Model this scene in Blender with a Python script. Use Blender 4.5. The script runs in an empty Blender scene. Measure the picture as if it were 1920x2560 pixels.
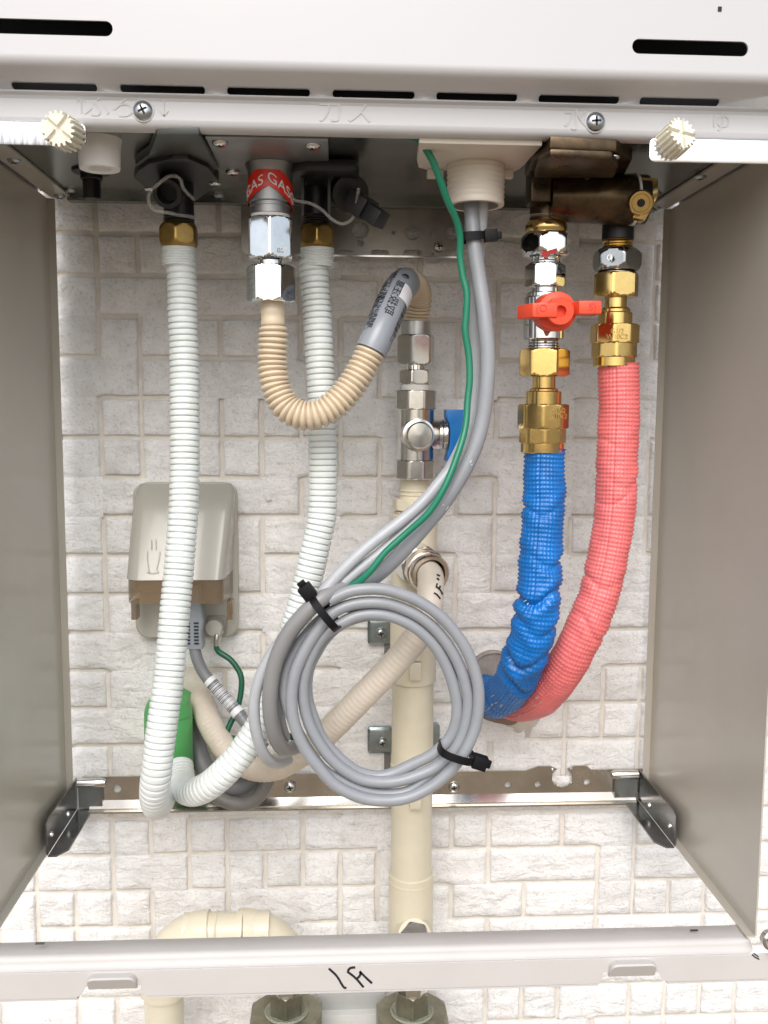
import bpy, bmesh, math, random
from mathutils import Vector, Matrix, noise
R = math.radians
C = bpy.context.scene.collection
SC = bpy.context.scene

# ------------------------------------------------------------------ camera
CAM = Vector((-0.02357, -0.739, 0.03909)); YAW, PITCH, ROLL, F = 0.05449, -0.11028, 0.00602, 2352.42
FW = Vector((math.sin(YAW)*math.cos(PITCH), math.cos(YAW)*math.cos(PITCH), math.sin(PITCH)))
RT0 = Vector((math.cos(YAW), -math.sin(YAW), 0)); UP0 = RT0.cross(FW)
RT = RT0*math.cos(ROLL)+UP0*math.sin(ROLL); UP = -RT0*math.sin(ROLL)+UP0*math.cos(ROLL)
cd = bpy.data.cameras.new('camera'); cam = bpy.data.objects.new('camera', cd); C.objects.link(cam)
cd.sensor_fit = 'VERTICAL'; cd.sensor_height = 36; cd.lens = 36*F/2560; cd.clip_start = 0.01; cd.clip_end = 200
mw = Matrix((RT, UP, -FW)).transposed().to_4x4(); mw.translation = CAM; cam.matrix_world = mw
SC.camera = cam

# ------------------------------------------------------------------ sky, sun, exposure
SUN_EL, SUN_AZ = 43, 188        # degrees: elevation, compass direction the light comes from (0 = +Y, 90 = +X)
w = bpy.data.worlds.new('World'); SC.world = w; w.use_nodes = True
nt = w.node_tree; nt.nodes.clear()
o_ = nt.nodes.new('ShaderNodeOutputWorld'); b_ = nt.nodes.new('ShaderNodeBackground')
s_ = nt.nodes.new('ShaderNodeTexSky'); h_ = nt.nodes.new('ShaderNodeHueSaturation')
s_.sky_type = 'NISHITA'; s_.sun_disc = False; s_.sun_elevation = R(SUN_EL); s_.sun_rotation = R(SUN_AZ)
s_.air_density = 1.0; s_.dust_density = 3.0; s_.ozone_density = 1.0
h_.inputs['Saturation'].default_value = 0.55
b_.inputs['Strength'].default_value = 0.15
nt.links.new(s_.outputs[0], h_.inputs['Color']); nt.links.new(h_.outputs[0], b_.inputs['Color']); nt.links.new(b_.outputs[0], o_.inputs['Surface'])
sl = bpy.data.lights.new('sun', 'SUN'); sun = bpy.data.objects.new('sun', sl); C.objects.link(sun)
sl.energy = 1.25; sl.angle = R(42); sl.color = (1, .985, .965)
sd = Vector((math.sin(R(SUN_AZ))*math.cos(R(SUN_EL)), math.cos(R(SUN_AZ))*math.cos(R(SUN_EL)), math.sin(R(SUN_EL))))
sun.rotation_euler = (-sd).to_track_quat('-Z', 'Y').to_euler(); sun.location = sd*5
SC.view_settings.view_transform = 'Standard'; SC.view_settings.look = 'None'; SC.view_settings.gamma = 1
SC.view_settings.exposure = 0.40

# ------------------------------------------------------------------ measuring helpers (photo pixel + plane -> real place)
def ray(px, py): return FW*F + RT*(px-960) - UP*(py-1280)
def P(px, py, Y):
    d = ray(px, py); return CAM + d*((Y-CAM.y)/d.y)
def onz(px, py, z):
    d = ray(px, py); return CAM + d*((z-CAM.z)/d.z)
def onx(px, py, x):
    d = ray(px, py); return CAM + d*((x-CAM.x)/d.x)
def wid(wpx, Y): return wpx*(Y-CAM.y)/F*0.995

# ------------------------------------------------------------------ materials
def M(name, col, rough=.5, metal=0, var=None, bump=None, coat=0, trans=0, alpha=1, ior=None, col2=None, aniso=False, spec=None):
    m = bpy.data.materials.new(name); m.use_nodes = True; t = m.node_tree; b = t.nodes['Principled BSDF']
    b.inputs['Base Color'].default_value = (*col, 1); b.inputs['Roughness'].default_value = rough
    b.inputs['Metallic'].default_value = metal
    if coat: b.inputs['Coat Weight'].default_value = coat; b.inputs['Coat Roughness'].default_value = .08
    if trans: b.inputs['Transmission Weight'].default_value = trans
    if alpha < 1: b.inputs['Alpha'].default_value = alpha
    if ior: b.inputs['IOR'].default_value = ior
    if spec is not None: b.inputs['Specular IOR Level'].default_value = spec
    tc = t.nodes.new('ShaderNodeTexCoord')
    if var:
        n = t.nodes.new('ShaderNodeTexNoise'); n.inputs['Scale'].default_value = var[0]; n.inputs['Detail'].default_value = 6
        n.inputs['Roughness'].default_value = .65
        r = t.nodes.new('ShaderNodeValToRGB'); r.color_ramp.elements[0].position = .35; r.color_ramp.elements[1].position = .65
        c2 = col2 if col2 else tuple(c*(1-var[1]) for c in col)
        r.color_ramp.elements[0].color = (*c2, 1); r.color_ramp.elements[1].color = (*col, 1)
        t.links.new(tc.outputs['Object'], n.inputs['Vector']); t.links.new(n.outputs['Fac'], r.inputs['Fac'])
        t.links.new(r.outputs['Color'], b.inputs['Base Color'])
        if len(var) > 2:
            mr = t.nodes.new('ShaderNodeMapRange'); mr.inputs['To Min'].default_value = max(0, rough-var[2]); mr.inputs['To Max'].default_value = rough+var[2]
            t.links.new(n.outputs['Fac'], mr.inputs['Value']); t.links.new(mr.outputs[0], b.inputs['Roughness'])
    if bump:
        n2 = t.nodes.new('ShaderNodeTexNoise'); n2.inputs['Scale'].default_value = bump[0]; n2.inputs['Detail'].default_value = bump[3] if len(bump) > 3 else 5
        bp = t.nodes.new('ShaderNodeBump'); bp.inputs['Strength'].default_value = bump[1]; bp.inputs['Distance'].default_value = bump[2]
        t.links.new(tc.outputs['Object'], n2.inputs['Vector']); t.links.new(n2.outputs['Fac'], bp.inputs['Height']); t.links.new(bp.outputs[0], b.inputs['Normal'])
    return m

def stone_material():
    m = M('stone', (.78, .77, .76), .85); t = m.node_tree; b = t.nodes['Principled BSDF']; tc = t.nodes['Texture Coordinate']
    def N(k): return t.nodes.new(k)
    oi = N('ShaderNodeObjectInfo')
    geo = N('ShaderNodeNewGeometry')
    n1 = N('ShaderNodeTexNoise'); n1.inputs['Scale'].default_value = 45; n1.inputs['Detail'].default_value = 8; n1.inputs['Roughness'].default_value = .7
    r1 = N('ShaderNodeValToRGB'); e = r1.color_ramp.elements; e[0].position = .36; e[0].color = (.80, .79, .78, 1); e[1].position = .58; e[1].color = (.92, .918, .915, 1)
    n2 = N('ShaderNodeTexNoise'); n2.inputs['Scale'].default_value = 9; n2.inputs['Detail'].default_value = 5
    r2 = N('ShaderNodeValToRGB'); e = r2.color_ramp.elements; e[0].position = .50; e[0].color = (0, 0, 0, 1); e[1].position = .72; e[1].color = (1, 1, 1, 1)
    mx = N('ShaderNodeMix'); mx.data_type = 'RGBA'; mx.inputs['B'].default_value = (.76, .70, .62, 1)
    # fine dark specks
    n3 = N('ShaderNodeTexNoise'); n3.inputs['Scale'].default_value = 520; n3.inputs['Detail'].default_value = 2
    r3 = N('ShaderNodeValToRGB'); e = r3.color_ramp.elements; e[0].position = .30; e[0].color = (.84, .82, .80, 1); e[1].position = .44; e[1].color = (1, 1, 1, 1)
    mu = N('ShaderNodeMix'); mu.data_type = 'RGBA'; mu.blend_type = 'MULTIPLY'; mu.inputs['Factor'].default_value = 1
    hs = N('ShaderNodeMapRange'); hs.inputs['To Min'].default_value = .94; hs.inputs['To Max'].default_value = 1.04
    mu2 = N('ShaderNodeMix'); mu2.data_type = 'RGBA'; mu2.blend_type = 'MULTIPLY'; mu2.inputs['Factor'].default_value = 1
    L = t.links.new
    for n in (n1, n2, n3): L(geo.outputs['Position'], n.inputs['Vector'])
    L(n1.outputs['Fac'], r1.inputs['Fac']); L(n2.outputs['Fac'], r2.inputs['Fac']); L(n3.outputs['Fac'], r3.inputs['Fac'])
    L(r1.outputs['Color'], mx.inputs['A']); ml = N('ShaderNodeMath'); ml.operation = 'MULTIPLY'; ml.inputs[1].default_value = .22
    L(r2.outputs['Color'], ml.inputs[0]); L(ml.outputs[0], mx.inputs['Factor'])
    L(mx.outputs['Result'], mu.inputs['A']); L(r3.outputs['Color'], mu.inputs['B'])
    L(oi.outputs['Random'], hs.inputs['Value']); L(mu.outputs['Result'], mu2.inputs['A']); L(hs.outputs[0], mu2.inputs['B'])
    L(mu2.outputs['Result'], b.inputs['Base Color'])
    # relief
    n4 = N('ShaderNodeTexNoise'); n4.inputs['Scale'].default_value = 110; n4.inputs['Detail'].default_value = 8; n4.inputs['Roughness'].default_value = .62
    n4.inputs['Distortion'].default_value = .6
    mp = N('ShaderNodeMapping'); mp.inputs['Scale'].default_value = (.65, 1, 1.2); mp.inputs['Rotation'].default_value = (0, .5, 0)
    L(geo.outputs['Position'], mp.inputs['Vector']); L(mp.outputs[0], n4.inputs['Vector'])
    bp = N('ShaderNodeBump'); bp.inputs['Strength'].default_value = .9; bp.inputs['Distance'].default_value = .0032
    L(n4.outputs['Fac'], bp.inputs['Height'])
    bp2 = N('ShaderNodeBump'); bp2.inputs['Strength'].default_value = .5; bp2.inputs['Distance'].default_value = .0004
    L(n3.outputs['Fac'], bp2.inputs['Height']); L(bp.outputs[0], bp2.inputs['Normal']); L(bp2.outputs[0], b.inputs['Normal'])
    return m

stoneM = stone_material()
groutM = M('grout', (.80, .755, .69), .9, var=(60, .18), bump=(300, .5, .0005))
puttyM = M('putty', (.66, .61, .54), .8, var=(40, .25), bump=(60, .6, .003))
puttyD = M('putty_grey', (.42, .38, .35), .8, var=(80, .3), bump=(90, .6, .002))  # dark putty, its tone also standing in for shade in the wall recess
paintW = M('white_paint', (.56, .557, .566), .34, var=(3, .02, .04), bump=(900, .05, .0002), coat=.15)
paintB = M('beige_paint', (.50, .468, .405), .34, var=(9, .07, .08), bump=(7, .10, .004), coat=.45)
paintB.node_tree.nodes['Principled BSDF'].inputs['Coat Roughness'].default_value = .2
barM = M('bar_paint', (.57, .545, .525), .5, var=(14, .06, .05), bump=(260, .15, .0003))
galv = M('zinc_sheet', (.30, .31, .29), .24, .85, var=(18, .25, .1), bump=(40, .06, .001))
blackin = M('dark_inside', (.012, .012, .014), .7)  # near-black standing in for shade in slots and recesses; also the paint chip
stain = M('stainless', (.62, .60, .57), .16, 1, var=(30, .15, .05), bump=(14, .08, .001))
stainR = M('stainless_plate', (.64, .59, .52), .26, 1, var=(30, .2, .06), bump=(14, .08, .001))
strapM = M('bright_strap', (.92, .93, .96), .22, 1, var=(60, .08, .06))
strapL = M('streaked_strap', (.90, .91, .95), .25, 1, var=(1, .55, .08), col2=(.34, .35, .42))
_n = [n for n in strapL.node_tree.nodes if n.type == 'TEX_NOISE'][0]; _mp = strapL.node_tree.nodes.new('ShaderNodeMapping'); _mp.inputs['Scale'].default_value = (420, 30, 45)
strapL.node_tree.links.new(strapL.node_tree.nodes['Texture Coordinate'].outputs['Object'], _mp.inputs['Vector']); strapL.node_tree.links.new(_mp.outputs[0], _n.inputs['Vector'])
chrome = M('chrome', (.82, .83, .84), .07, 1, var=(120, .1, .04), bump=(25, .05, .001))
chromeS = M('chrome_satin', (.74, .73, .71), .2, 1, var=(200, .12, .05))
alu = M('aluminium', (.62, .62, .61), .42, 1, var=(200, .1))
brass = M('brass', (.78, .56, .22), .16, 1, var=(150, .12, .05), bump=(120, .03, .001))
brassD = M('brass_dark', (.50, .33, .11), .34, 1, var=(60, .4, .1))
brassO = M('brass_old', (.115, .078, .042), .30, .8, var=(70, .5, .12), col2=(.045, .032, .022))
olive = M('olive_zinc', (.36, .35, .27), .34, .85, var=(60, .35, .1), bump=(200, .15, .001))
blackP = M('black_plastic', (.009, .0095, .0105), .42, bump=(300, .08, .0005))
blackR = M('black_rubber', (.012, .012, .012), .5)
tieM = M('black_nylon', (.005, .005, .006), .5, spec=.25)
hoseW = M('white_hose', (.76, .805, .80), .38, var=(38, .1), col2=(.69, .72, .69), coat=.05)
hoseB = M('beige_hose', (.70, .585, .43), .36, var=(60, .08), coat=.1)
hoseC = M('cream_hose', (.70, .62, .52), .42, var=(120, .06), bump=(300, .05, .0005))
pipeC = M('cream_pipe_paint', (.74, .68, .525), .4, var=(35, .07), bump=(90, .25, .0007), coat=.12)
pvcC = M('cream_pvc', (.76, .70, .55), .38, var=(30, .06), coat=.1)
greyC = M('grey_cable', (.305, .32, .345), .33, var=(60, .08), bump=(200, .06, .0005))
greyL = M('grey_cable_light', (.44, .455, .48), .34, var=(60, .08))
greyD = M('grey_pipe', (.20, .19, .18), .45, var=(60, .15))
greenW = M('green_wire', (.012, .20, .115), .32, coat=.1)
greenD = M('green_wire_dark', (.008, .10, .05), .32)
greenS = M('green_sleeve', (.10, .42, .13), .42, var=(40, .12))
sleeveM = M('grey_sleeve', (.30, .325, .365), .3, var=(60, .06), coat=.1)
inkM = M('black_ink', (.015, .015, .02), .5)
paperM = M('white_label', (.80, .80, .82), .45)
redL = M('red_label', (.72, .03, .015), .32, coat=.2)
redH = M('orange_red_handle', (.86, .085, .035), .42, var=(60, .06))
blueH = M('blue_handle', (.0, .16, .50), .3)
creamK = M('cream_knob', (.82, .79, .67), .42)
conM = M('cream_conduit', (.70, .64, .56), .42, var=(60, .05))
whiteP = M('white_plastic', (.82, .82, .82), .4, trans=.0)
milky = M('milky_plastic', (.90, .90, .90), .38)
tape = M('white_tape', (.82, .80, .76), .7, bump=(400, .5, .001))
boxM = M('outlet_grey', (.40, .39, .345), .26, coat=.3, var=(40, .03))
boxB = M('outlet_base', (.50, .48, .425), .4, var=(40, .04))
amber = M('amber_plastic', (.22, .15, .085), .12, coat=.3, alpha=.66)
plugM = M('grey_plug', (.27, .30, .335), .45)
wrap = M('clear_wrap', (.55, .54, .52), .12, alpha=.22)
discM = M('clear_disc', (.50, .48, .46), .18, alpha=.30)
stubM = M('grey_metal_stub', (.36, .36, .36), .35, .8, var=(40, .2))
foamB = M('blue_insulation', (.0, .168, .56), .34, var=(50, .3), coat=.15)
foamR = M('red_insulation', (.82, .185, .185), .40, var=(50, .10), coat=.2)
meshB = M('brown_fibre', (.28, .19, .15), .9, bump=(400, 1, .001))
concr = M('concrete', (.235, .185, .13), .9, var=(6, .2), bump=(60, .4, .004))
screwM = M('screw_zinc', (.50, .52, .54), .28, 1, var=(300, .2))
embM = M('white_paint_letters', (.53, .525, .53), .4)
redP = M('red_paint_mark', (.6, .03, .02), .5)

# ------------------------------------------------------------------ object helpers
def link(o, parent=None):
    C.objects.link(o)
    if parent is not None: o.parent = parent
    return o
def tag(o, label=None, cat=None, group=None, kind=None):
    if label: o['label'] = label
    if cat: o['category'] = cat
    if group: o['group'] = group
    if kind: o['kind'] = kind
    return o
def thing(name, label, cat, loc=(0, 0, 0), group=None):
    o = bpy.data.objects.new(name, None); o.location = loc; o.empty_display_size = .01; link(o)
    return tag(o, label, cat, group)

class MB:
    def __init__(s): s.v = []; s.f = []
    def add(s, vs, fs):
        n = len(s.v); s.v += [Vector(v) for v in vs]; s.f += [tuple(i+n for i in f) for f in fs]; return s
    def box(s, a, b, m=None):
        x0, y0, z0 = a; x1, y1, z1 = b
        vs = [Vector(p) for p in ((x0,y0,z0),(x1,y0,z0),(x1,y1,z0),(x0,y1,z0),(x0,y0,z1),(x1,y0,z1),(x1,y1,z1),(x0,y1,z1))]
        if m: vs = [m @ v for v in vs]
        return s.add(vs, [(0,3,2,1),(4,5,6,7),(0,1,5,4),(1,2,6,5),(2,3,7,6),(3,0,4,7)])
    def loft(s, rings, cap0=True, cap1=True, closed=True):
        n = len(rings[0]); vs = [v for r in rings for v in r]; fs = []
        for i in range(len(rings)-1):
            for j in range(n if closed else n-1):
                k = (j+1) % n; fs.append((i*n+j, i*n+k, (i+1)*n+k, (i+1)*n+j))
        if cap0: fs.append(tuple(reversed(range(n))))
        if cap1: fs.append(tuple((len(rings)-1)*n+j for j in range(n)))
        return s.add(vs, fs)
    def merge(s, o, m=None):
        return s.add([m @ v if m else v for v in o.v], o.f)
    def build(s, name, mat, parent=None, smooth=True, bevel=0, sharp=35):
        me = bpy.data.meshes.new(name); me.from_pydata([tuple(v) for v in s.v], [], s.f); me.update()
        bm = bmesh.new(); bm.from_mesh(me); bmesh.ops.recalc_face_normals(bm, faces=bm.faces)
        if bevel:
            es = [e for e in bm.edges if len(e.link_faces) == 2 and e.calc_face_angle(0) > R(30)]
            bmesh.ops.bevel(bm, geom=es, offset=bevel, segments=2, profile=.6, affect='EDGES')
        for f in bm.faces: f.smooth = smooth
        if smooth:
            for e in bm.edges:
                if len(e.link_faces) == 2 and e.calc_face_angle(0) > R(sharp): e.smooth = False
        bm.to_mesh(me); bm.free(); me.materials.append(mat)
        o = bpy.data.objects.new(name, me); link(o, parent)
        if parent is not None: o.matrix_parent_inverse = Matrix.Translation(-world_loc(parent))
        return o
def world_loc(o):
    # parts are built in world coordinates, so only a root carries an offset
    return Vector(o.location) if o.parent is None else Vector((0, 0, 0))

def axisM(a, b):
    a = Vector(a); d = (Vector(b)-a).normalized(); q = d.to_track_quat('Z', 'Y')
    m = q.to_matrix().to_4x4(); m.translation = a; return m
def ring(r, z, n=32, m=None, off=0):
    out = [Vector((r*math.cos(2*math.pi*i/n+off), r*math.sin(2*math.pi*i/n+off), z)) for i in range(n)]
    return [m @ v for v in out] if m else out
def lathe(prof, n=40, m=None, cap0=True, cap1=True):
    return MB().loft([ring(r, z, n, m) for r, z in prof], cap0, cap1)
def nut(z0, z1, apo, rot=0, ch=.0012, sides=6, m=None, prof=None, n=96, rows=10):
    """hexagonal nut with chamfered corners (or, with prof, a turned body with flats cut in it)"""
    rings = []; h = z1-z0; seg = 2*math.pi/sides
    zs = [z0+h*i/rows for i in range(rows+1)] if prof else [z0, z0+ch*.3, z0+ch*.6, z0+ch, z0+ch*1.8, z1-ch*1.8, z1-ch, z1-ch*.6, z1-ch*.3, z1]
    for z in zs:
        if prof: lim = prof((z-z0)/h)
        else:
            t = min(z-z0, z1-z); lim = apo*.985 + t*1.6
            if t >= ch*1.79: lim = 9
        r_ = []
        for i in range(n):
            th = 2*math.pi*i/n; d = ((th-rot+seg/2) % seg)-seg/2
            rr = min(apo/math.cos(d), lim, apo/math.cos(seg/2)*.985)
            r_.append(Vector((rr*math.cos(th), rr*math.sin(th), z)))
        rings.append([m @ v for v in r_] if m else r_)
    return MB().loft(rings)
def catmull(pts, n=14):
    pts = [Vector(p) for p in pts]; q = [pts[0]*2-pts[1]]+pts+[pts[-1]*2-pts[-2]]; out = []
    for i in range(1, len(q)-2):
        p0, p1, p2, p3 = q[i-1:i+3]
        for k in range(n):
            t = k/n; out.append(.5*((2*p1)+(p2-p0)*t+(2*p0-5*p1+4*p2-p3)*t*t+(3*p1-p0-3*p2+p3)*t**3))
    out.append(pts[-1]); return out
def resample(pts, step):
    L = [0]
    for a, b in zip(pts, pts[1:]): L.append(L[-1]+(b-a).length)
    n = max(2, int(round(L[-1]/step))); out = []; j = 0
    for i in range(n+1):
        s = L[-1]*i/n
        while j < len(L)-2 and L[j+1] < s: j += 1
        t = (s-L[j])/max(1e-9, L[j+1]-L[j]); out.append(pts[j].lerp(pts[j+1], t))
    return out, L[-1]
def frames(pts, ref=Vector((0, -1, 0))):
    fr = []; u = None
    for i, p in enumerate(pts):
        t = (pts[min(i+1, len(pts)-1)]-pts[max(i-1, 0)]).normalized()
        u = (ref if u is None else u); u = (u-t*u.dot(t))
        u = u.normalized() if u.length > 1e-6 else t.orthogonal().normalized()
        fr.append((p, t, u, t.cross(u)))
    return fr
def tube(ctrl, rad, step=.004, n=20, ref=Vector((0, -1, 0)), smooth_ctrl=True, cap=True, closed=False):
    """rad: number or function(s, theta, length)"""
    pts = catmull(ctrl) if smooth_ctrl else [Vector(p) for p in ctrl]
    pts, L = resample(pts, step); fr = frames(pts, ref); rings = []
    for i, (p, t, u, v) in enumerate(fr):
        s = L*i/(len(fr)-1); r_ = []
        for k in range(n):
            th = 2*math.pi*k/n; rr = rad(s, th, L) if callable(rad) else rad
            r_.append(p+u*(rr*math.cos(th))+v*(rr*math.sin(th)))
        rings.append(r_)
    m = MB().loft(rings, cap, cap); m.fr = fr; m.L = L; m.rad = rad
    return m
def ribs(R0, pitch, depth, width=.16, neck=None):
    def f(s, th, L):
        u = (s/pitch) % 1; d = min(u, 1-u)
        return R0 - depth*math.exp(-(d/width)**2) - depth*.14*(abs(u-.5)*2)**3
    return f
def helix(R0, pitch, depth):
    def f(s, th, L):
        return R0 - depth*(1-abs(math.cos(math.pi*s/pitch))**.75)
    return f
def textmesh(body, size, ext=.0002, ax='CENTER', ay='CENTER'):
    cu = bpy.data.curves.new('t', 'FONT'); cu.body = body; cu.size = size; cu.extrude = ext; cu.align_x = ax; cu.align_y = ay; cu.resolution_u = 4
    o = bpy.data.objects.new('t', cu); C.objects.link(o)
    me = bpy.data.meshes.new_from_object(o.evaluated_get(bpy.context.evaluated_depsgraph_get()))
    m = MB().add([v.co.copy() for v in me.vertices], [tuple(p.vertices) for p in me.polygons])
    bpy.data.objects.remove(o); bpy.data.curves.remove(cu); bpy.data.meshes.remove(me); return m
def on_tube(m, tb, s0, th0, R0, flip=False, lift=.0003):
    """lay a flat mesh (x along the tube, y round it) on a tube"""
    fr = tb.fr; L = tb.L; out = []
    for v in m.v:
        s = min(max(s0+(-v.x if flip else v.x), 0), L*.9999); i = s/L*(len(fr)-1); a = int(i); t = i-a
        p = fr[a][0].lerp(fr[a+1][0], t); u = fr[a][2].lerp(fr[a+1][2], t); w_ = fr[a][3].lerp(fr[a+1][3], t)
        th = th0+(-v.y if flip else v.y)/R0; rr = R0+lift+v.z
        out.append(p+u*(rr*math.cos(th))+w_*(rr*math.sin(th)))
    m.v = out; return m
def stroke(pts, w_, tofn, n=6):
    """flat pen stroke with thickness, pts in 2D, tofn maps (x, y, h) to the place"""
    q = catmull([Vector((a, b, 0)) for a, b in pts], n) if len(pts) > 2 else [Vector((a, b, 0)) for a, b in pts]
    rings = []
    for i, p in enumerate(q):
        t = (q[min(i+1, len(q)-1)]-q[max(i-1, 0)]).normalized(); nn = Vector((-t.y, t.x, 0))*w_/2
        a, b = p+nn, p-nn
        rings.append([tofn(a.x, a.y, 0), tofn(a.x, a.y, 1), tofn(b.x, b.y, 1), tofn(b.x, b.y, 0)])
    return MB().loft(rings)
def prism(poly, d0, d1, axis='y'):
    """polygon in (x, z) pushed through y from d0 to d1 (or in (x, y) through z)"""
    f = (lambda a, b, d: Vector((a, d, b))) if axis == 'y' else ((lambda a, b, d: Vector((a, b, d))) if axis == 'z' else (lambda a, b, d: Vector((d, a, b))))
    return MB().loft([[f(a, b, d0) for a, b in poly], [f(a, b, d1) for a, b in poly]])
def rrect(x0, z0, x1, z1, r, n=6):
    out = []
    for cx, cz, a in ((x1-r, z1-r, 0), (x0+r, z1-r, 90), (x0+r, z0+r, 180), (x1-r, z0+r, 270)):
        for i in range(n+1):
            t = R(a+90*i/n); out.append((cx+r*math.cos(t), cz+r*math.sin(t)))
    return out
def cut(o, cutters):
    """boolean difference baked into the mesh"""
    for m in cutters:
        me = bpy.data.meshes.new('c'); me.from_pydata([tuple(v) for v in m.v], [], m.f)
        bm = bmesh.new(); bm.from_mesh(me); bmesh.ops.recalc_face_normals(bm, faces=bm.faces); bm.to_mesh(me); bm.free()
        c = bpy.data.objects.new('c', me); C.objects.link(c)
        md = o.modifiers.new('b', 'BOOLEAN'); md.operation = 'DIFFERENCE'; md.solver = 'EXACT'; md.object = c
        # the part may sit under an empty: bake with identity transforms
        pr = o.parent; mi = o.matrix_parent_inverse.copy(); o.parent = None
        bpy.context.view_layer.update()
        ne = bpy.data.meshes.new_from_object(o.evaluated_get(bpy.context.evaluated_depsgraph_get()))
        o.modifiers.clear(); old = o.data; o.data = ne; ne.name = old.name; bpy.data.meshes.remove(old); o.parent = pr; o.matrix_parent_inverse = mi
        bpy.data.objects.remove(c)
def screw(parent, loc, nrm, r, name='screw', mat=screwM, dome=.45, rot=.2, mark=None):
    m = axisM(loc, Vector(loc)+Vector(nrm))
    prof = [(r, 0), (r, r*.12), (r*.93, r*dome*.45), (r*.75, r*dome*.78), (r*.45, r*dome*.96), (r*.1, r*dome)]
    o = lathe(prof, 28, m).build(name, mat, parent)
    c = MB()
    for a in (0, math.pi/2):
        c.box((-r*.5, -r*.11, r*dome*.4), (r*.5, r*.11, r*dome*1.04), m @ Matrix.Rotation(rot+a, 4, 'Z'))
    k = c.build('cross_slot_shade', blackin, o, smooth=False)  # black cross set on the head, standing in for the shaded recess
    return o

# ================================================================== ground and house wall
g = MB().add([(-30,-40,-1.1),(30,-40,-1.1),(30,.05,-1.1),(-30,.05,-1.1)], [(0,1,2,3)]).build('ground', concr); tag(g, kind='structure')
wall = thing('house_wall', 'pale grey house wall clad in rough square-cut stone-look blocks with tan joints', 'wall', (0, .02, -1.1))
MB().box((-3, .0022, -1.1), (3, .02, 2.4)).build('wall_base', groutM, wall, smooth=False)
GX, GZ, U = -.2022, .1688, .03073; UZ = .03077
VJ={-1:[0,3],0:[0,1,8],1:[0,5,7,8,10],2:[0,1,3,5,6,7,9,10],3:[1,6,7,9],4:[0,1,3,4,5,6,10],5:[0,1,3,4,6,7],6:[5,7,9,10],7:[0,4,10,12],8:[0,4,7,9,10],9:[0,9],10:[4],11:[0,3,13],12:[11,12,13],13:[0,10,12],14:[0,5],15:[0,1,2,3,5,9,10,12,14],16:[-2,0,2,3,4,5,6,7,10,13,14],17:[-2,-1,0,1,3,6,7,9,11,13,14,15,16],18:[16,-1,1,4,6,8,10,13],20:[-3,-1,0,1,10,11,12,14,16,17]}
HJ={0:[-1,0,1,2,3,10,12,13],1:[-1,0,1,2,3,6,8,10],2:[0,2,3,4,6,8,10,12],3:[-1,1,2,3,5,6,7,10,12],4:[0,1,7,10,12],5:[-1,0,1,2,3,4,5,6,10,12],6:[0,2,3,5,6,7,9],7:[0,3,4,6,9,10,12],8:[-1,0,4,8,12],9:[-1,0,3,10],10:[-1,3,6,9,10,12,13],11:[-1,2,3,4,5,13],12:[-1,8,12,13],13:[-1,0,11,12,13],15:[-1,0,2,3,4,5,8,9,10,11,12,13],16:[-2,-1,1,2,3,4,5,6,8,9,10,11,12,14],17:[-3,-2,-1,0,2,4,5,6,8,10,11,12,14,15],18:[-2,-1,0,5,9,10,11,12,13,14,15,16],20:[-3,-2,-1,0,13,14,15],21:[10,11,13,14,16,17]}
rng = random.Random(7)
known = lambda r, c: -1 <= r <= 20 and r not in (19,) and -1 <= c <= 13
vj = {}; hj = {}
for r in range(-18, 31):
    for c in range(-18, 34):
        vj[r, c] = (c in VJ.get(r, [])) or (not known(r, c) and rng.random() < .55)
        hj[r, c] = (c in HJ.get(r, [])) or (not known(r, c) and rng.random() < .6)
BIG, SML = .0020, .0
def sm(t): t = max(0, min(1, t)); return t*t*(3-2*t)
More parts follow.
